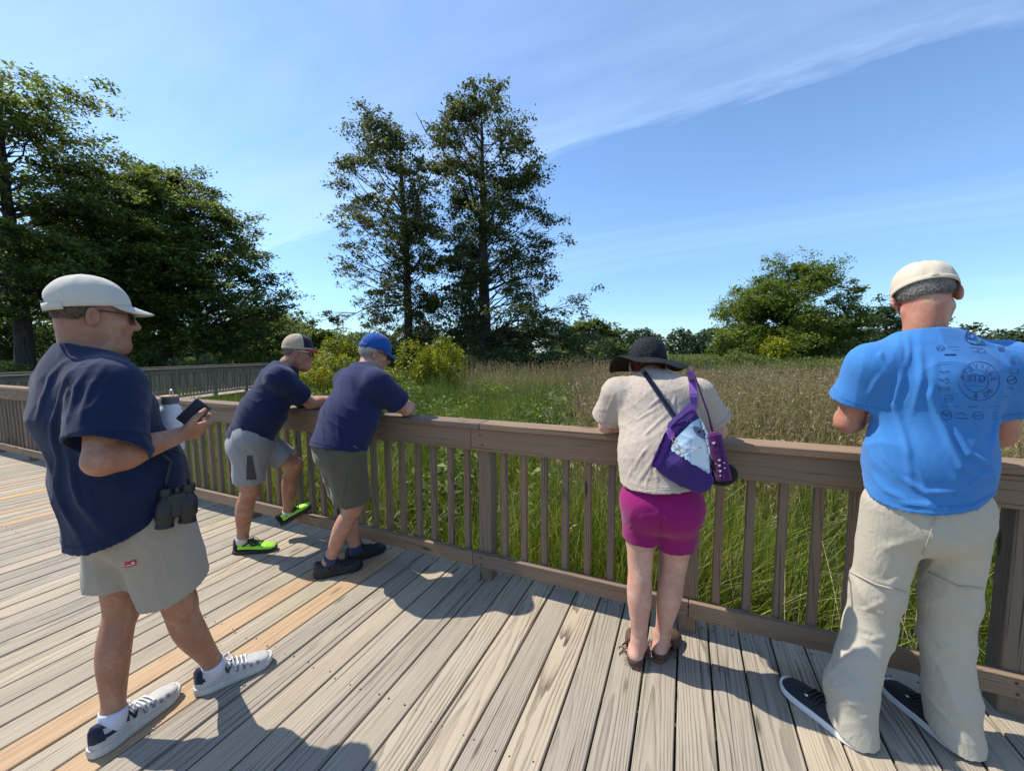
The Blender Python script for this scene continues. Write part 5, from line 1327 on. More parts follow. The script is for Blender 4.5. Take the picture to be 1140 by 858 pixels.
def bare_foot(S, heel, toe, an, s=1.0):
    heel, toe = np.asarray(heel), np.asarray(toe); f = nrm(toe-heel); sd_ = nrm(np.cross(f, V(0, 0, 1)))
    S.ell(lerp(heel, toe, .13)+V(0, 0, .048), np.array([sd_, f, V(0, 0, 1)]), [.031*s, .036*s, .034*s], .02); S.cap(an, lerp(heel, toe, .15)+V(0, 0, .055), .034*s, .030*s, .03)
    S.ecap(lerp(heel, toe, .2)+V(0, 0, .055), lerp(heel, toe, .7)+V(0, 0, .036), sd_, (.030*s, .034*s), (.040*s, .017*s), .02)
    for i in range(5): 
        o = (2-i)*.0155*s; S.cap(lerp(heel, toe, .68)+sd_*o+V(0, 0, .032), lerp(heel, toe, .93-.035*abs(i-.5))+sd_*o*1.05+V(0, 0, .028), .0105*s, .009*s, .006)
hlL4, toL4 = V(-.172, 1.785, 0), V(-.205, 2.025, 0); hlR4, toR4 = V(-.085, 1.870, 0), V(-.005, 2.095, 0)
bare_foot(S, hlL4, toL4, anL4, .95); bare_foot(S, hlR4, toR4, anR4, .95)
woman = person('woman in a wide black straw hat, cream shirt and magenta shorts leaning on the rail', S, SK4, (-.09, 1.88, 0))
S = Field((-.62, 1.60, .74), (.42, 2.30, 1.46), .006)
T = S.twin()
T.ecap(V(-.075, 1.825, .76), V(-.09, 1.89, 1.0), r4, (.188, .150), (.180, .135), .06); T.ecap(V(-.09, 1.89, 1.0), ch4-f4*.005, r4, (.180, .135), (.180, .115), .06); T.ecap(ch4, nk4+V(0, 0, .005), r4, (.178, .105), (.070, .065), .05)
T.cut(V(-.08, 1.83, .888), V(.10, .12, -1), .32, depth=.04); T.cut(nk4-V(0, 0, .002), nk4-ch4+V(0, 0, .03), .09, wall=.012, depth=.03); S.merge(T, .01)
T = S.twin(); T.cap(lerp(ch4, nk4, .50), rs4, .055, .066, .05); T.cap(lerp(ch4, nk4, .5), ls4, .055, .066, .05); S.merge(T, .06)
sleeve(S, rs4, elR4, .72, .070, .090); sleeve(S, ls4, elL4, .74, .070, .092)
FL4 = [([(752, 452), (722, 480), (694, 522)], .007, .008), ([(744, 470), (715, 505), (697, 535)], .007, .008), ([(742, 490), (722, 520), (708, 540)], .006, .009), ([(690, 440), (694, 480), (692, 530)], .006, .008), ([(748, 420), (738, 440), (724, 452)], .006, .007), ([(758, 415), (752, 440), (748, 460)], .005, .006), ([(733, 415), (730, 440), (738, 462)], .005, .006), ([(700, 425), (705, 450), (725, 470)], .004, .010),
       ([(726, 520), (720, 535), (718, 545)], .005, .007), ([(770, 420), (772, 440), (766, 455)], .005, .007), ([(715, 420), (728, 432), (742, 436)], .004, .006), ([(684, 440), (677, 455), (672, 470)], .004, .007), ([(738, 500), (730, 520), (732, 540)], .005, .007), ([(705, 470), (718, 462), (735, 452)], .005, .006)]
def cr4(): return [((30, 10, 22), .0018, 1.8, None, 1), ((-20, 14, 40), .0014, 1.5, None, 1), ((90, 20, 60), .0007, 2.0, None, 1)]
sh4, vS4, qS4 = cloth('shirt', S, CREAM, woman, FL4, cr4())
tee_seams(sh4, CREAM, (rs4, ls4), (elR4, elL4), (.72, .74), (-.08, 1.86, .890), V(.10, .12, -1), None)
S = Field((-.40, 1.60, .50), (.25, 2.15, 1.0), .006)
S.ecap(pv4+V(.0, .02, .12), pv4+V(0, .0, .0), r4, (.155, .12), (.172, .132), .05)
S.ell(pv4-r4*.066-f4*.050+V(0, 0, -.03), np.eye(3), [.092, .082, .105], .06); S.ell(pv4+r4*.074-f4*.050+V(0, 0, -.03), np.eye(3), [.092, .082, .105], .06)
e1, e2 = lerp(hkL4, knL4, .68), lerp(hkR4, knR4, .72)
pant_leg(S, [(hkL4, e1+(e1-hkL4)*.3, .092, .074)], e1+V(-.01, 0, .02), V(-.1, 0, -1), .03); pant_leg(S, [(hkR4, e2+(e2-hkR4)*.3, .094, .076)], e2, V(.15, 0, -1), .03)
cloth('shorts', S, MAG, woman, [([(738, 562), (736, 585), (735, 612)], -.016, .010), ([(697, 590), (715, 575), (735, 572)], .003, .008), ([(745, 575), (765, 580), (785, 570)], .003, .008), ([(700, 605), (715, 600), (730, 606)], .003, .006)], [((18, 22, 20), .0025, 1.5, None, 1)])
# moccasin sandals with fringes
LEA = plain_mat('brown_suede', (.085, .045, .030), .85, scale=90, var=.3, bmp=.3); LEAS = plain_mat('brown_sole', (.13, .08, .05), .8)
for hl, to in ((hlL4, toL4), (hlR4, toR4)):
    so = bpy.data.objects.new('shoe', None); COL.objects.link(so); so.parent = woman; so.matrix_parent_inverse = woman.matrix_basis.inverted(); so.location = [float(x) for x in hl]; so.empty_display_size = .05
    f = nrm(to-hl); sd_ = np.cross(f, V(0, 0, 1)); Ln = np.linalg.norm(to-hl)
    W = lambda t: .040*np.interp(t, [0, .05, .2, .5, .7, .88, 1], [.35, .66, .82, .84, 1.0, .88, .25])
    m = 26; edge = [((.5-.5*math.cos(PI*k/m))*1.05-.025, 1) for k in range(m)]+[((.5+.5*math.cos(PI*k/m))*1.05-.025, -1) for k in range(m)]
    vs, fs = [], []
    for z, o in ((0, 0), (.010, .003), (.020, 0)):
        for t, sg in edge: vs.append(hl+f*t*Ln+sd_*sg*(W(np.clip(t, 0, 1))+o)+V(0, 0, z))
    n = len(edge)
    for i in range(2):
        for k in range(n): fs.append((i*n+k, i*n+(k+1) % n, (i+1)*n+(k+1) % n, (i+1)*n+k))
    fs += [tuple(range(n))[::-1], tuple(2*n+k for k in range(n))]
    mb = MB(); mb.add(vs, fs); mb.build('sole', LEAS, so, smooth='auto')
    mb = MB()
    def heelband(a, b): 
        an_ = (a-.5)*2*1.9; t = .16-.19*math.cos(an_)*1.0; x = .037*math.sin(an_)*1.02
        if abs(an_) > PI/2: t = .16+(abs(an_)-PI/2)*.45; x = math.copysign(.037+.004*(abs(an_)-PI/2), an_)
        return hl+f*t*Ln+sd_*x+V(0, 0, .018+.030*b)
    mb.grid(heelband, 30, 3, .003)
    def vamp(a, b):
        t = .42+.50*b; th = PI*a; w = W(t)+.004
        return hl+f*t*Ln+sd_*w*math.cos(th)+V(0, 0, .016+(.062-.030*b)*math.sin(th)**.7)
    mb.grid(vamp, 18, 10, .003); mb.build('upper', LEA, so, smooth=True)
    mb = MB()
    for k in range(26):
        a = k/25; p = vamp(a, .02); n_ = nrm(p-(hl+f*.42*Ln+V(0, 0, .02))); e = p+n_*.018-f*.020+V(0, 0, random.uniform(-.012, .012))
        mb.tube([p, lerp(p, e, .5)+n_*.008, e, e+n_*.010-V(0, 0, .020)+sd_*random.uniform(-.004, .004)], .0022, 5)
    for sg in (-1, 1):
        for k in range(5):
            p = heelband(.5+sg*.42, .8); e = p+sd_*sg*(.022+.012*random.random())+V(0, 0, random.uniform(-.015, .02))+f*(.012*k-.02); mb.tube([p, lerp(p, e, .6)+V(0, 0, .008), e, e+sd_*sg*.006-V(0, 0, .012)], .0020, 5)
    mb.build('fringe', LEA, so, smooth=True)
# straw hat
m, nt, b, out = new_mat('black_straw'); tcn = nt.nodes.new('ShaderNodeTexCoord')
wv1 = attr(nt, 'wood', 'Vector'); sep = nt.nodes.new('ShaderNodeSeparateXYZ'); nt.links.new(wv1, sep.inputs[0])
vo = N(nt, 'ShaderNodeTexVoronoi', Scale=150.0); nt.links.new(tcn.outputs['Object'], vo.inputs['Vector'])
nt.links.new(ramp(nt, vo.outputs['Distance'], [(.25, (.004, .004, .005)), (.6, (.013, .0135, .017)), (.85, (.034, .034, .040))]), b.inputs['Base Color']); b.inputs['Roughness'].default_value = .75; b.inputs['Specular IOR Level'].default_value = .2; bump(nt, b, vo.outputs['Distance'], .9, .004)
M_STRAWH = m
hatR = frame(nrm(V(-.12, .97, -.16)), V(.0, .12, 1)); ho = loc(hc4, HR4, (0, -.012, .045), .95)
def crown(a, b):
    ph = 2*PI*a; th = -.05+(PI/2+.05)*b; rx, ry, rz = .094, .106, .108
    sq = math.cos(th)**.72; wv = 1+.010*math.sin(ph*3+1)+.007*math.sin(ph*7+b*6)
    return ho+hatR[0]*rx*math.sin(ph)*sq*wv+hatR[1]*ry*math.cos(ph)*sq*wv+hatR[2]*(rz*math.sin(th)-.006)
mb = MB(); mb.grid(crown, 64, 20, .003); hat = mb.build('straw_hat', M_STRAWH, woman, smooth=True)
def brim4(a, b):
    ph = 2*PI*a; rr = 1+b*1.02; rx, ry = .094, .106
    wave = (.020*math.sin(2*ph+.6)+.012*math.sin(3*ph+2.0)+.010*math.sin(5*ph))*b-.030*b*b-.012*b*max(0, -math.cos(ph))
    return ho+hatR[0]*rx*rr*math.sin(ph)+hatR[1]*ry*rr*math.cos(ph)+hatR[2]*(wave-.012)
mb = MB(); mb.grid(brim4, 96, 14, .0028)
# the loose open weave along the brim: short stalks of straw
for k in range(900):
    a, bb = random.random(), random.random()**.6; p = brim4(a, bb); q_ = brim4(a+random.uniform(-.006, .006), min(1.04, bb+random.uniform(.02, .10)))
    d_ = nrm(np.cross(q_-p, hatR[2]))*.0012; mb.add([p-d_-hatR[2]*.0035, p+d_-hatR[2]*.0035, q_-hatR[2]*.005], [(0, 1, 2)]); 
mb.build('brim', M_STRAWH, hat, smooth=True)
hair(woman, hc4, HR4, .95, plain_mat('auburn_hair', (.16, .055, .03), .5, scale=150, var=.4), lo=-.95, hi=-.15, ph0=1.45, thick=.008, strands=2500, slen=.022)
# ---- purple sling bag on her back
PURP = cloth_mat('purple_canvas', (.125, .045, .25), (.085, .03, .18), scale=900, wr=(16, .4), bmp=.4); PURPD = cloth_mat('deep_purple_canvas', (.055, .028, .16), (.04, .02, .12), scale=900, wr=(16, .35), bmp=.35)
bv4 = bvh_of(vS4, qS4)
def back_pt(x, y, off):
    r = nrm(at(x, y, d=1.0)-CAMP); h = bv4.ray_cast(Vector(CAMP), Vector(r))
    p = np.array(h[0]) if h[0] is not None else at(x, y, v=1.885+.001*(560-y)); return p-r*off
# outline of the bag as seen on her back (photo pixels), thickness outwards from the shirt
OUT = [(772, 447), (779, 458), (786, 478), (792, 505), (797, 538), (794, 548), (786, 553), (776, 551), (757, 543), (737, 531), (724, 519), (727, 508), (737, 483), (742, 472), (755, 460)]
ctr_ = np.mean(OUT, 0)
bag_d = 1.66
def bag_xy(a, r):
    k = a*len(OUT); i = int(k) % len(OUT); t = k-int(k); p = lerp(OUT[i], OUT[(i+1) % len(OUT)], t); return lerp(ctr_, p, r)
ctr3 = back_pt(757, 500, .03)
bd = nrm(V(.04, -1, .10)); 
def plane_pt(x, y, off):
    r = nrm(at(x, y, d=1.0)-CAMP); t = ((ctr3-CAMP)@bd)/(r@bd); return CAMP+r*t+bd*off
S = Field(ctr3-V(.22, .20, .25), ctr3+V(.22, .20, .25), .0045)
poly = [plane_pt(x, y, 0) for x, y in OUT]
tri_c = plane_pt(762, 512, 0)
for i in range(len(poly)):
    p, q_ = poly[i], poly[(i+1) % len(poly)]
    ci = lerp(p, tri_c, .18); cj = lerp(q_, tri_c, .18)
    for t in (0, .34, .67): 
        a_ = lerp(ci, cj, t); S.cap(lerp(a_, tri_c, .05), tri_c, .017, .040, .012)
bagv, bagq = S.mesh(); bagv = relax(bagv, bagq, 2); bn_ = vnormals(bagv, bagq); bagv = bagv+bn_*creases(bagv, [((40, 10, 55), .0028, 1.8, None, 1), ((-30, 20, 60), .002, 1.5, None, 1)])[:, None]
bag = link('sling_bag', mesh_np('sling_bag', bagv, bagq, smooth=True), PURPD); set_origin(bag, ctr3); tag(bag, 'purple canvas sling bag with pale blue scalloped front worn on the woman\'s back', 'bag')
bvb = bvh_of(bagv, bagq)
def on_bag(x, y, off):
    r = nrm(at(x, y, d=1.0)-CAMP); h = bvb.ray_cast(Vector(CAMP), Vector(r))
    p = np.array(h[0]) if h[0] is not None else plane_pt(x, y, .03); return p-r*off
def sheet_px(name, poly_px, mat, parent, off=.002, n=16, thick=.0025, scallop=None):
    """a panel sewn on the bag: triangle-fan grid dropped on its surface"""
    c = np.mean(poly_px, 0); m = len(poly_px); R_ = []
    for k in range(n+1):
        for i in range(m): x, y = lerp(c, poly_px[i], k/n); R_.append(on_bag(x, y, off))
    b_ = MB(); fs = []
    for k in range(n):
        for i in range(m): fs.append((k*m+i, k*m+(i+1) % m, (k+1)*m+(i+1) % m, (k+1)*m+i))
    b_.add(R_, fs); o = b_.build(name, mat, parent, smooth=True)
    return o
def dens(pts, step=1.5):
    out_ = []
    for i in range(len(pts)):
        a, b2_ = np.array(pts[i], float), np.array(pts[(i+1) % len(pts)], float); k = max(1, int(np.linalg.norm(b2_-a)/step)); out_ += [lerp(a, b2_, t/k) for t in range(k)]
    return out_
# folded-over lilac top flap and side gusset
LIL = cloth_mat('lilac_canvas', (.20, .10, .37), (.15, .07, .28), scale=900)
sheet_px('top_flap', dens([(768, 447), (776, 459), (769, 466), (752, 472), (742, 476), (744, 470)]), LIL, bag, .004)
sheet_px('side_gusset', dens([(740, 481), (755, 473), (759, 475), (748, 487), (736, 515), (731, 521), (725, 517), (729, 505)]), PURP, bag, .003)
sc_ = [(779, 465), (783, 472), (787, 482), (789, 500), (790.5, 526)]
bot = [(790.5, 526), (747, 499)]
scp = []
for k in range(22):
    t = k/21; p = lerp(bot[0], bot[1], t); scp.append((p[0]-.5*abs(math.sin(t*PI*9))*1.2, p[1]+abs(math.sin(t*PI*9))*2.2))
PBL = cloth_mat('pale_blue_panel', (.42, .55, .68), (.36, .49, .62), scale=900, wr=(10, .2)); PB2 = cloth_mat('white_blue_print', (.60, .68, .74), (.55, .63, .70)); SLB = cloth_mat('slate_blue_print', (.16, .20, .33)); GOLD = plain_mat('gold_thread', (.45, .30, .09), .5)
sheet_px('front_panel', dens(sc_+scp[1:]+[(752, 488), (760, 480), (770, 470)], 1.2), PBL, bag, .0030)
sheet_px('printed_cylinder', dens([(771, 487), (776, 485), (786, 489), (788.5, 500), (789.5, 523), (769, 516), (769.5, 500)], 1.2), PB2, bag, .0044)
sheet_px('printed_cylinder_end', [(779.5+7.5*math.cos(t)+1.2*math.sin(t), 481.5+6.0*math.sin(t)+4.0*math.cos(t)) for t in np.linspace(0, 2*PI, 28, endpoint=False)], SLB, bag, .0052)
sheet_px('printed_ring', [(778.5+2.2*math.cos(t), 480.5+1.8*math.sin(t)) for t in np.linspace(0, 2*PI, 16, endpoint=False)], M_BLACK, bag, .0060)
mb = MB()
for pts in ([(750, 500), (754, 498), (757, 501), (755, 505), (760, 503), (765, 498), (770, 499), (775, 501), (779, 498), (781, 499)], [(752, 492), (756, 495), (754, 499), (751, 497), (748, 495)], [(757, 501), (761, 506), (758, 508), (755, 506), (759, 503)], [(747, 489), (750, 486), (753, 489), (749, 492), (748, 488)], [(764, 469), (765, 468), (766, 469)], [(768, 468), (769.5, 467), (769, 469)]):
    mb.tube([on_bag(x, y, .0055) for x, y in pts], .0011, 6)
mb.build('gold_embroidery', GOLD, bag, smooth=True)
NAVYW = plain_mat('navy_webbing', (.020, .025, .045), .8, scale=300)
def strap_px(pts, w, mat, name, parent, off=.006, bv=bv4, thick=.002):
    P3 = []
    for x, y in pts:
        r = nrm(at(x, y, d=1.0)-CAMP); h = bv.ray_cast(Vector(CAMP), Vector(r)); P3.append((np.array(h[0])-r*off, -r) if h[0] is not None else (at(x, y, d=1.70)-r*.0, -r))
    b_ = MB()
    L_ = [p for p, _ in P3]; T_ = np.gradient(np.array(L_), axis=0); vs = []; fs = []
    for i, (p, n_) in enumerate(P3):
        s_ = nrm(np.cross(T_[i], n_))*w/2
        vs += [p-s_, p+s_, p+s_-n_*thick, p-s_-n_*thick]
    for i in range(len(P3)-1):
        for k in range(4): fs.append((i*4+k, i*4+(k+1) % 4, (i+1)*4+(k+1) % 4, (i+1)*4+k))
    fs += [(0, 1, 2, 3)[::-1], tuple(4*(len(P3)-1)+k for k in range(4))]
    b_.add(vs, fs); return b_.build(name, mat, parent)
st_ = strap_px([lerp((715, 411), (752, 466), t) for t in np.linspace(0, 1, 14)], .022, NAVYW, 'webbing_strap', bag)
q0 = [on_px(bv4, x, y, .008) for x, y in ((739.5, 446), (744, 444), (747.5, 449), (743, 452))]
if all(p is not None for p in q0):
    mb = MB(); mb.tube(q0+[q0[0]], .002, 6); mb.build('strap_buckle', M_GLASSF, st_, smooth=True)
strap_px([lerp(lerp((768, 413), (773, 430), t), lerp((773, 430), (772, 455), t), t) for t in np.linspace(0, 1, 12)], .030, LIL, 'shoulder_strap', bag)
# knitted bottle pouch hanging beside the bag
KN = cloth_mat('purple_crochet', (.10, .020, .115), (.06, .012, .075), scale=260, bmp=.9, wr=(40, .2))
c0, c1 = at(793.5, 481, d=1.66), at(806, 535, d=1.64); ax_ = nrm(c1-c0); Lp = np.linalg.norm(c1-c0)
mb = MB(); mb.lathe(c0, ax_, [(.0, -.004), (.024, .0), (.030, .010)]+[(.0315+.0012*math.sin(k*PI/1.0), .012+(Lp-.02)*k/28) for k in range(29)]+[(.030, Lp-.003), (.0, Lp)], 28)
pouch = mb.build('crochet_pouch', KN, smooth='auto'); set_origin(pouch, c0); tag(pouch, 'purple crocheted bottle pouch with silver hearts hanging beside the sling bag', 'pouch')
mb = MB(); sp = nrm(CAMP-(c0+c1)/2); sp = nrm(sp-ax_*(sp@ax_)); sx_ = np.cross(ax_, sp)
for (u_, k, sz) in ((.006, .20, .0075), (.000, .55, .006), (.004, .66, .006), (.006, .77, .006), (.009, .86, .004), (-.016, .62, .003), (-.014, .72, .003), (.016, .62, .003)):
    o = c0+ax_*Lp*k+sx_*u_+sp*(math.sqrt(max(0, .0325**2-u_**2))+.001)
    mb.add([o-sx_*sz-ax_*sz*.2, o-sx_*sz*.5-ax_*sz*.8, o-ax_*sz*.4, o+sx_*sz*.5-ax_*sz*.8, o+sx_*sz-ax_*sz*.2, o+ax_*sz*.9, o-sp*.004], [(0, 2, 1), (0, 5, 2), (2, 5, 4), (2, 4, 3), (0, 1, 6), (1, 2, 6), (2, 3, 6), (3, 4, 6), (4, 5, 6), (5, 0, 6)])
mb.build('silver_hearts', plain_mat('silver_foil', (.7, .7, .72), .35, .3), pouch)
mb = MB(); mb.tube([c0+ax_*.005, at(788, 460, d=1.66), at(781, 440, d=1.665), at(774, 420, d=1.675), at(769, 411, d=1.70), at(768, 409, d=1.76)], .004, 8); mb.build('cord', KN, pouch, smooth=True)
# black waist pack just showing under the pouch
c_ = at(806, 528, d=1.78); S = Field(c_-V(.14, .14, .12), c_+V(.14, .14, .12), .005); S.ell(c_, frame(V(.9, .3, .1)), [.035, .06, .052], .02); S.ell(c_+V(-.05, .03, -.01), np.eye(3), [.05, .05, .048], .03); v_, q_ = S.mesh()
wp = link('waist_pack', mesh_np('waist_pack', v_, q_, smooth=True), cloth_mat('black_nylon', (.012, .012, .014))); set_origin(wp, c_); tag(wp, 'small black pack at the woman\'s side behind the crocheted pouch', 'bag')
# ================================================================== man in the printed blue T-shirt
SK5 = skin_mat('ruddy_skin', (.50, .28, .19), (.47, .20, .13))
BLUE = cloth_mat('bright_blue_cotton', (.050, .20, .50), (.036, .165, .43), scale=1000, wr=(14, .35), bmp=.3)
STONE = cloth_mat('stone_nylon', (.47, .43, .345), (.40, .365, .29), scale=1200, wr=(26, .45), bmp=.4)
f5 = nrm(V(-.18, .98, 0)); r5 = V(f5[1], -f5[0], 0)
pv5, ch5, nk5 = V(.82, 1.88, .90), V(.825, 1.915, 1.36), V(.800, 1.945, 1.515)
HR5 = frame(nrm(V(.26, .86, -.34)), nrm(V(-.13, .05, 1))); hc5 = V(.808, 1.975, 1.668)
rs5, ls5 = ch5+r5*.195+V(0, 0, .06), ch5-r5*.190+V(0, 0, .055)
S = Field((.28, 1.50, -.01), (1.40, 2.75, 1.86), .0055)
S.ecap(pv5, lerp(pv5, ch5, .5), r5, (.155, .11), (.15, .11), .05); S.ecap(lerp(pv5, ch5, .5), ch5, r5, (.15, .11), (.165, .105), .05); S.cap(rs5, ls5, .055, .055, .05)
head(S, hc5, HR5, .96, nk5, .057)
elL5, wrL5 = V(.605, 1.965, 1.188), V(.70, 2.20, 1.20); elR5, wrR5 = V(1.062, 2.02, 1.165), V(.86, 2.215, 1.20)
arm(S, ls5, elL5, wrL5, 1.05); arm(S, rs5, elR5, wrR5, 1.05)
hand(S, wrL5, nrm(V(.6, .8, .15)), V(.5, -.5, .5), 1, (.4, .6, .5)); hand(S, wrR5, nrm(V(-.6, .8, .15)), V(-.5, -.5, .5), -1, (.4, .6, .5))
hkL5, hkR5 = pv5-r5*.095, pv5+r5*.095; knL5, anL5 = V(.705, 1.905, .50), V(.610, 1.800, .11); knR5, anR5 = V(.935, 1.95, .50), V(.955, 1.915, .11)
leg(S, hkL5, knL5, anL5, -f5, .72, .9); leg(S, hkR5, knR5, anR5, -f5, .72, .9)
hlL5, toL5 = V(.655, 1.735, 0), V(.435, 1.955, 0); hlR5, toR5 = V(.990, 1.850, 0), V(.842, 2.125, 0)
foot_in(S, hlL5, toL5, anL5); foot_in(S, hlR5, toR5, anR5)
man5 = person('man in a printed bright blue T-shirt and long stone trousers', S, SK5, (.8, 1.88, 0))
S = Field((.32, 1.60, .74), (1.36, 2.30, 1.62), .006)
T = S.twin()
T.ecap(V(.80, 1.86, .78), V(.815, 1.89, 1.08), r5, (.180, .135), (.172, .130), .06); T.ecap(V(.815, 1.89, 1.08), ch5-f5*.008, r5, (.172, .130), (.180, .118), .06); T.ecap(ch5-f5*.006, lerp(ch5, nk5, .7), r5, (.180, .116), (.145, .085), .06); T.ecap(lerp(ch5, nk5, .55), nk5+V(0, 0, .02), r5, (.14, .09), (.082, .080), .05)
T.cut(V(.81, 1.76, .925), V(.14, .42, -1), .34, depth=.04); T.cut(nk5+V(0, 0, .012), V(-.05, .35, 1), .11, wall=.012, depth=.03); S.merge(T, .01)
T = S.twin(); T.cap(lerp(ch5, nk5, .55), rs5, .058, .072, .05); T.cap(lerp(ch5, nk5, .55), ls5, .058, .072, .05); S.merge(T, .06)
sleeve(S, ls5, elL5+V(-.005, -.01, 0), .62, .076, .090); sleeve(S, rs5, elR5, .66, .076, .090)
FL5 = [([(1000, 385), (1003, 420), (995, 450), (1010, 500), (1015, 545)], 0.0136, 0.0108), ([(1022, 388), (1026, 420), (1016, 460)], 0.0099, 0.0090), ([(1040, 400), (1036, 440), (1052, 480), (1070, 520), (1100, 532)], 0.0149, 0.0108), ([(1060, 470), (1080, 505), (1105, 520)], 0.0124, 0.0108), ([(1118, 420), (1110, 470), (1105, 500)], 0.0099, 0.0108), ([(985, 378), (980, 395), (990, 420)], 0.0087, 0.0072), ([(992, 400), (975, 425), (968, 440)], 0.0074, 0.0081), ([(1080, 375), (1110, 385), (1128, 410)], 0.0062, 0.0126),
       ([(965, 520), (985, 545), (1015, 560)], 0.0099, 0.0126), ([(1000, 530), (1030, 548), (1065, 548)], 0.0112, 0.0108), ([(960, 545), (1000, 560), (1040, 562)], 0.0074, 0.0090), ([(1070, 545), (1095, 530), (1110, 522)], 0.0099, 0.0090), ([(978, 480), (985, 510), (1000, 530)], 0.0074, 0.0108), ([(1010, 372), (1012, 392), (1008, 410)], 0.0074, 0.0072)]
sh5, vS5, qS5 = cloth('shirt', S, BLUE, man5, FL5, [((16, 12, 5), .004, 1.4, None, 1), ((30, -18, 14), .0022, 1.6, None, 1)])
tee_seams(sh5, BLUE, (ls5, rs5), (elL5+V(-.005, -.01, 0), elR5), (.62, .66), (.81, 1.86, .967), V(.14, .42, -1), None)
# prints on the back
bv5 = bvh_of(vS5+0, qS5)
me5 = sh5.data; vv5 = np.empty(len(me5.vertices)*3, np.float32); me5.vertices.foreach_get('co', vv5); vv5 = vv5.reshape(-1, 3); bv5 = bvh_of(vv5, qS5)
INK = plain_mat('dark_ink', (.018, .070, .21), .9); INKG = plain_mat('green_ink', (.02, .16, .12), .9)
INKB = plain_mat('black_ink', (.013, .045, .135), .9)
def px_strip(pts, w, mb, off=.0022, closed=False):
    if not closed: pts = [p for a, b_ in zip(pts[:-1], pts[1:]) for p in (a, lerp(a, b_, .34), lerp(a, b_, .67))]+[pts[-1]]
    P3 = [on_px(bv5, x, y, off) for x, y in pts]
    for i in range(len(P3)-(0 if closed else 1)):
        a, b_ = P3[i], P3[(i+1) % len(P3)]
        if a is None or b_ is None or np.linalg.norm(b_-a) > .03 or np.linalg.norm(b_-a) < 1e-5: continue
        n_ = nrm(CAMP-a); s_ = nrm(np.cross(n_, b_-a))*w/2; mb.add([a-s_, b_-s_, b_+s_, a+s_], [(0, 1, 2, 3)])
def oval(cx, cy, rx, ry, rot=0, n=48, a0=0, a1=2*PI): 
    return [(cx+rx*math.cos(t)*math.cos(rot)-ry*math.sin(t)*math.sin(rot), cy+rx*math.cos(t)*math.sin(rot)+ry*math.sin(t)*math.cos(rot)) for t in np.linspace(a0, a1, n)]
def text_mesh(s, size):
    cu = bpy.data.curves.new('t', 'FONT'); cu.body = s; cu.size = size; cu.align_x = 'CENTER'; cu.align_y = 'CENTER'; cu.resolution_u = 3
    o = bpy.data.objects.new('t', cu); COL.objects.link(o); dg = bpy.context.evaluated_depsgraph_get(); me = bpy.data.meshes.new_from_object(o.evaluated_get(dg))
    bm = bmesh.new(); bm.from_mesh(me); bmesh.ops.triangulate(bm, faces=bm.faces[:]); 
    v = [tuple(x.co) for x in bm.verts]; f = [tuple(w.index for w in x.verts) for x in bm.faces]; bm.free()
    bpy.data.objects.remove(o); bpy.data.meshes.remove(me); bpy.data.curves.remove(cu); return v, f
def px_text(s, cx, cy, size, mb, rot=0.0, off=.0026, xs=1.0):
    v, f = text_mesh(s, size); c, sn = math.cos(rot), math.sin(rot); P3 = []
    for x, y, _z in v:
        x *= xs; P3.append(on_px(bv5, cx+x*c+y*sn, cy+x*sn-y*c, off))
    if all(p is not None for p in P3): mb.add(P3, f)
def arc_text(s, cx, cy, rx, ry, a0, a1, size, mb, flip=False, rot=0.0):
    for i, ch in enumerate(s):
        t = a0+(a1-a0)*(i+.5)/len(s); x, y = rx*math.cos(t), -ry*math.sin(t); c, sn = math.cos(rot), math.sin(rot)
        px_text(ch, cx+x*c-y*sn, cy+x*sn+y*c, size, mb, rot+(PI/2-t if not flip else -PI/2-t))
mb = MB()
px_strip(oval(1090, 424, 22.5, 21.5, .15), .0022, mb, closed=True); px_strip(oval(1087, 424, 13.5, 12.5, .1), .0016, mb, closed=True)
arc_text('ATAVILLE', 1089, 424, 17.5, 16.5, PI*1.02, PI*.02, 8.5, mb, rot=.12)
arc_text('& DR', 1090, 424, 17.5, 16.8, PI*1.42, PI*1.85, 8, mb, flip=True, rot=.1)
px_text('BTD', 1087, 421.5, 11.5, mb, .03); px_strip([(1078, 429), (1096, 430)], .001, mb)
mb.build('back_print', INK, sh5)
mb = MB()
px_strip(oval(1084, 376, 10, 7.5, .35), .0022, mb, closed=True); px_strip(oval(1081, 374.5, 3.4, 3.0), .004, mb, closed=True); px_strip(oval(1083, 376, 7.5, 5.2, .35, a0=2.6, a1=4.2), .0018, mb)
px_strip([(1092, 380), (1093, 376)], .002, mb); px_strip([(1080, 381.5), (1087, 384), (1094, 384)], .0022, mb)
mb.build('crest_print', INKB, sh5)
mb = MB()
for x in (1086, 1088.5, 1091, 1093.5): px_strip([(x, 383), (x+.6, 377.5+abs(x-1090)*.3)], .0016, mb, off=.003)
mb.build('crest_accent', INKG, sh5)
mb = MB()
# sponsor marks: small lettering and emblems around the oval, too small in the photo to read
px_strip(oval(1047, 387.5, 4.3, 3.3), .0014, mb, closed=True); px_strip([(1044, 389), (1046, 385.5), (1048, 389.5), (1050, 386)], .0013, mb)
px_strip([(1054, 386), (1069, 386.5)], .0011, mb); px_strip([(1060, 389.5), (1068, 390)], .0009, mb)
px_strip([(1051.5, 395), (1064.5, 395)], .0058, mb)
px_strip([(1080, 387), (1095, 388)], .0012, mb); px_strip(oval(1092, 390, 4, 2.6), .0012, mb, closed=True); px_strip([(1077, 395), (1112, 396)], .0010, mb); px_strip([(1082, 391), (1088, 391.5)], .0016, mb)
for k in range(4): px_strip([(1111+k*2.2, 386), (1112.5+k*1.2, 391)], .0013, mb)
px_strip([(1110, 386), (1119, 386)], .0012, mb); px_strip([(1121, 386.5), (1134, 387)], .0010, mb)
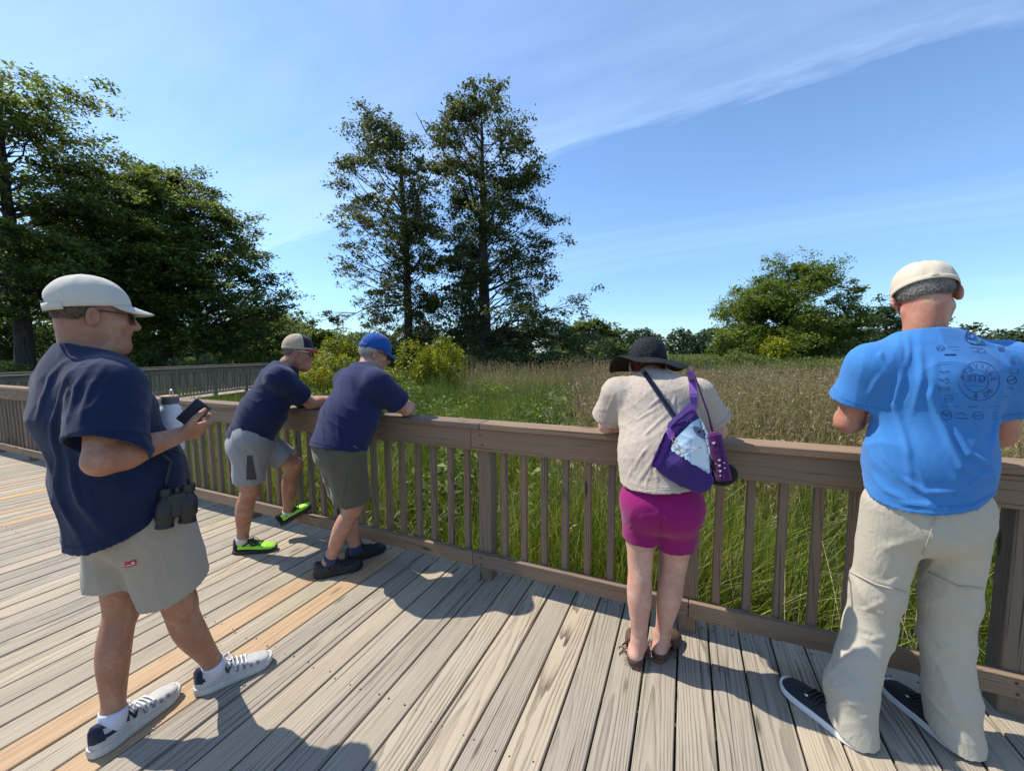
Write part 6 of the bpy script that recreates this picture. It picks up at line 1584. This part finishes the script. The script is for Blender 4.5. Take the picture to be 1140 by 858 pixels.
for y, w in ((403, 18), (405.5, 14)): px_strip([(1045, y), (1045+w, y)], .0009, mb)
px_strip([(1046, 413), (1050, 414.5), (1054, 413), (1058, 414)], .0026, mb); px_strip([(1045, 422), (1050, 424), (1054, 421), (1056, 423)], .003, mb)
px_strip([(1046, 430.5), (1058, 430.5)], .0016, mb); px_strip([(1046, 435), (1058, 435)], .0016, mb); px_strip([(1046, 430.5), (1046, 435)], .0016, mb); px_strip([(1058, 430.5), (1058, 435)], .0016, mb); px_strip([(1047, 432.7), (1057, 432.7)], .003, mb)
px_strip(oval(1056, 443.5, 4.4, 4.0), .0013, mb, closed=True); px_strip([(1053, 444), (1059, 443)], .0015, mb)
px_strip(oval(1129.5, 401, 5.2, 4.8), .0013, mb, closed=True); px_strip(oval(1129.5, 401, 2.4, 2.2), .0012, mb, closed=True)
px_strip([(1125, 410), (1125, 415.5), (1134, 415.5), (1134, 410)], .0013, mb); px_strip(oval(1126.5, 423, 5.2, 4.6), .0017, mb, closed=True); px_strip([(1122, 424), (1131, 421.5)], .003, mb); px_strip([(1121, 432), (1125, 431), (1128, 434)], .0018, mb); px_strip([(1115, 442), (1122, 441)], .0016, mb)
for x, w in ((1047, 10), (1063, 5), (1078, 11), (1099, 15)): px_strip([(x, 452.5), (x+w, 452.5)], .0016 if x in (1063, 1078) else .0009, mb)
px_strip(oval(1053.5, 462, 6, 5.2), .0015, mb, closed=True); px_strip([(1049, 463), (1051, 459), (1053.5, 464), (1056, 460), (1058, 463)], .0016, mb)
px_strip([(1064, 461), (1070, 459.5), (1076, 462)], .0018, mb); px_strip([(1064, 465), (1078, 466)], .0018, mb); px_strip(oval(1089, 462.5, 5.6, 4.2), .0015, mb, closed=True); px_strip([(1086, 463), (1092, 462)], .0028, mb)
for y in (459, 462.5, 466): px_strip([(1104, y), (1112, y)], .0009, mb)
mb.build('sponsor_prints', INKB, sh5)
# trousers
S = Field((.38, 1.55, .01), (1.30, 2.25, 1.02), .006)
S.ecap(pv5+V(0, .0, .10), pv5-V(0, 0, .05), r5, (.146, .118), (.158, .130), .05)
pant_leg(S, [(hkL5, lerp(hkL5, knL5, .9), .096, .080), (lerp(hkL5, knL5, .9), knL5+V(-.01, 0, -.12), .082, .076), (knL5+V(-.01, 0, -.12), V(.618, 1.815, .17), .075, .077), (V(.618, 1.815, .17), V(.628, 1.788, -.03), .077, .082)], V(.632, 1.79, .036), V(-.25, .45, -1), .03, .20, .05)
pant_leg(S, [(hkR5, lerp(hkR5, knR5, .9), .094, .080), (lerp(hkR5, knR5, .9), knR5+V(0, 0, -.12), .082, .074), (knR5+V(0, 0, -.12), V(.955, 1.93, .17), .073, .075), (V(.955, 1.93, .17), V(.968, 1.900, -.03), .075, .081)], V(.970, 1.90, .036), V(-.15, .45, -1), .03, .20, .05)
FT5 = [([(935, 668), (960, 680), (985, 668)], .007, .008), ([(940, 700), (970, 712), (1000, 700)], .006, .010), ([(930, 740), (955, 765), (985, 760)], .010, .012), ([(925, 760), (950, 785), (980, 785)], .009, .010), ([(1020, 690), (1050, 720), (1085, 715)], .008, .012), ([(1030, 740), (1060, 760), (1090, 745)], .008, .012), ([(1030, 770), (1055, 800), (1085, 795)], .009, .012), ([(960, 640), (990, 650), (1010, 630)], .006, .010), ([(1060, 600), (1040, 625), (1020, 650)], .007, .012), ([(950, 590), (980, 610), (1020, 600)], .005, .014), ([(1050, 650), (1075, 660), (1095, 650)], .007, .010), ([(985, 660), (1005, 640), (1025, 610)], .006, .012), ([(960, 800), (975, 790), (988, 770)], .008, .010)]
tr5, vT5, qT5 = cloth('trousers', S, STONE, man5, FT5, [((20, 18, 12), .0035, 1.8, None, 1), ((-14, 20, 44), .0022, 1.6, (.61, 1.82, .16), .16), ((-14, 20, 44), .0022, 1.6, (.95, 1.92, .16), .16)])
bvt = bvh_of(vT5, qT5)
mb = MB()
def seam(pts, w, off=.0045):
    P3 = [on_px(bvt, x, y, off) for x, y in pts]
    P3 = [p for p in P3 if p is not None]
    if len(P3) > 2: mb.tube(P3, w, 6, flat=.5)
seam([lerp((942, 634), (975, 650), t) for t in np.linspace(0, 1, 8)]+[lerp((975, 650), (1013, 660), t) for t in np.linspace(.1, 1, 8)], .004)
seam([lerp((1033, 636), (1065, 652), t) for t in np.linspace(0, 1, 8)]+[lerp((1065, 652), (1094, 655), t) for t in np.linspace(.1, 1, 6)], .004)
seam([lerp((1045, 566), (1022, 632), t) for t in np.linspace(0, 1, 10)], .0016); seam([lerp((957, 575), (950, 585), t) for t in np.linspace(0, 1, 4)], .0016)
o_ = mb.build('zip_flaps', STONE, tr5, smooth=True)
CHAR = cloth_mat('charcoal_knit', (.030, .031, .036), (.02, .021, .025), scale=1500); WSOLE = plain_mat('white_foam', (.70, .70, .68), .7, var=.06)
for hl, to in ((hlL5, toL5), (hlR5, toR5)):
    so, P, _f = shoe(man5, hl, to, .050, {'upper': CHAR, 'sole': WSOLE, 'lace': plain_mat('black_cord', (.012, .012, .013))}, lambda t, a: 0, solet=.028, hgt=.078, collar=.095)
    m_ = strip_on(P, [(.62, .62*PI), (.64, .66*PI), (.66, .62*PI)], .006, .006); m_.build('toe_mark', M_WHITE, so)
CAP5 = cloth_mat('cream_cap_cotton', (.60, .52, .40), (.50, .43, .32), wr=(30, .4))
cap_hat(man5, hc5, HR5, 1.0, CAP5, slouch=.020, tilt=.02, rim=-.10, brim_len=.07)
hair(man5, hc5, HR5, .97, plain_mat('salt_pepper_hair', (.27, .25, .225), .6, scale=220, var=.7), lo=-.62, hi=-.05, ph0=1.6, thick=.004, strands=4000, slen=.011)
sunglasses(man5, hc5, HR5, .96, M_GLASSF, M_LENS)
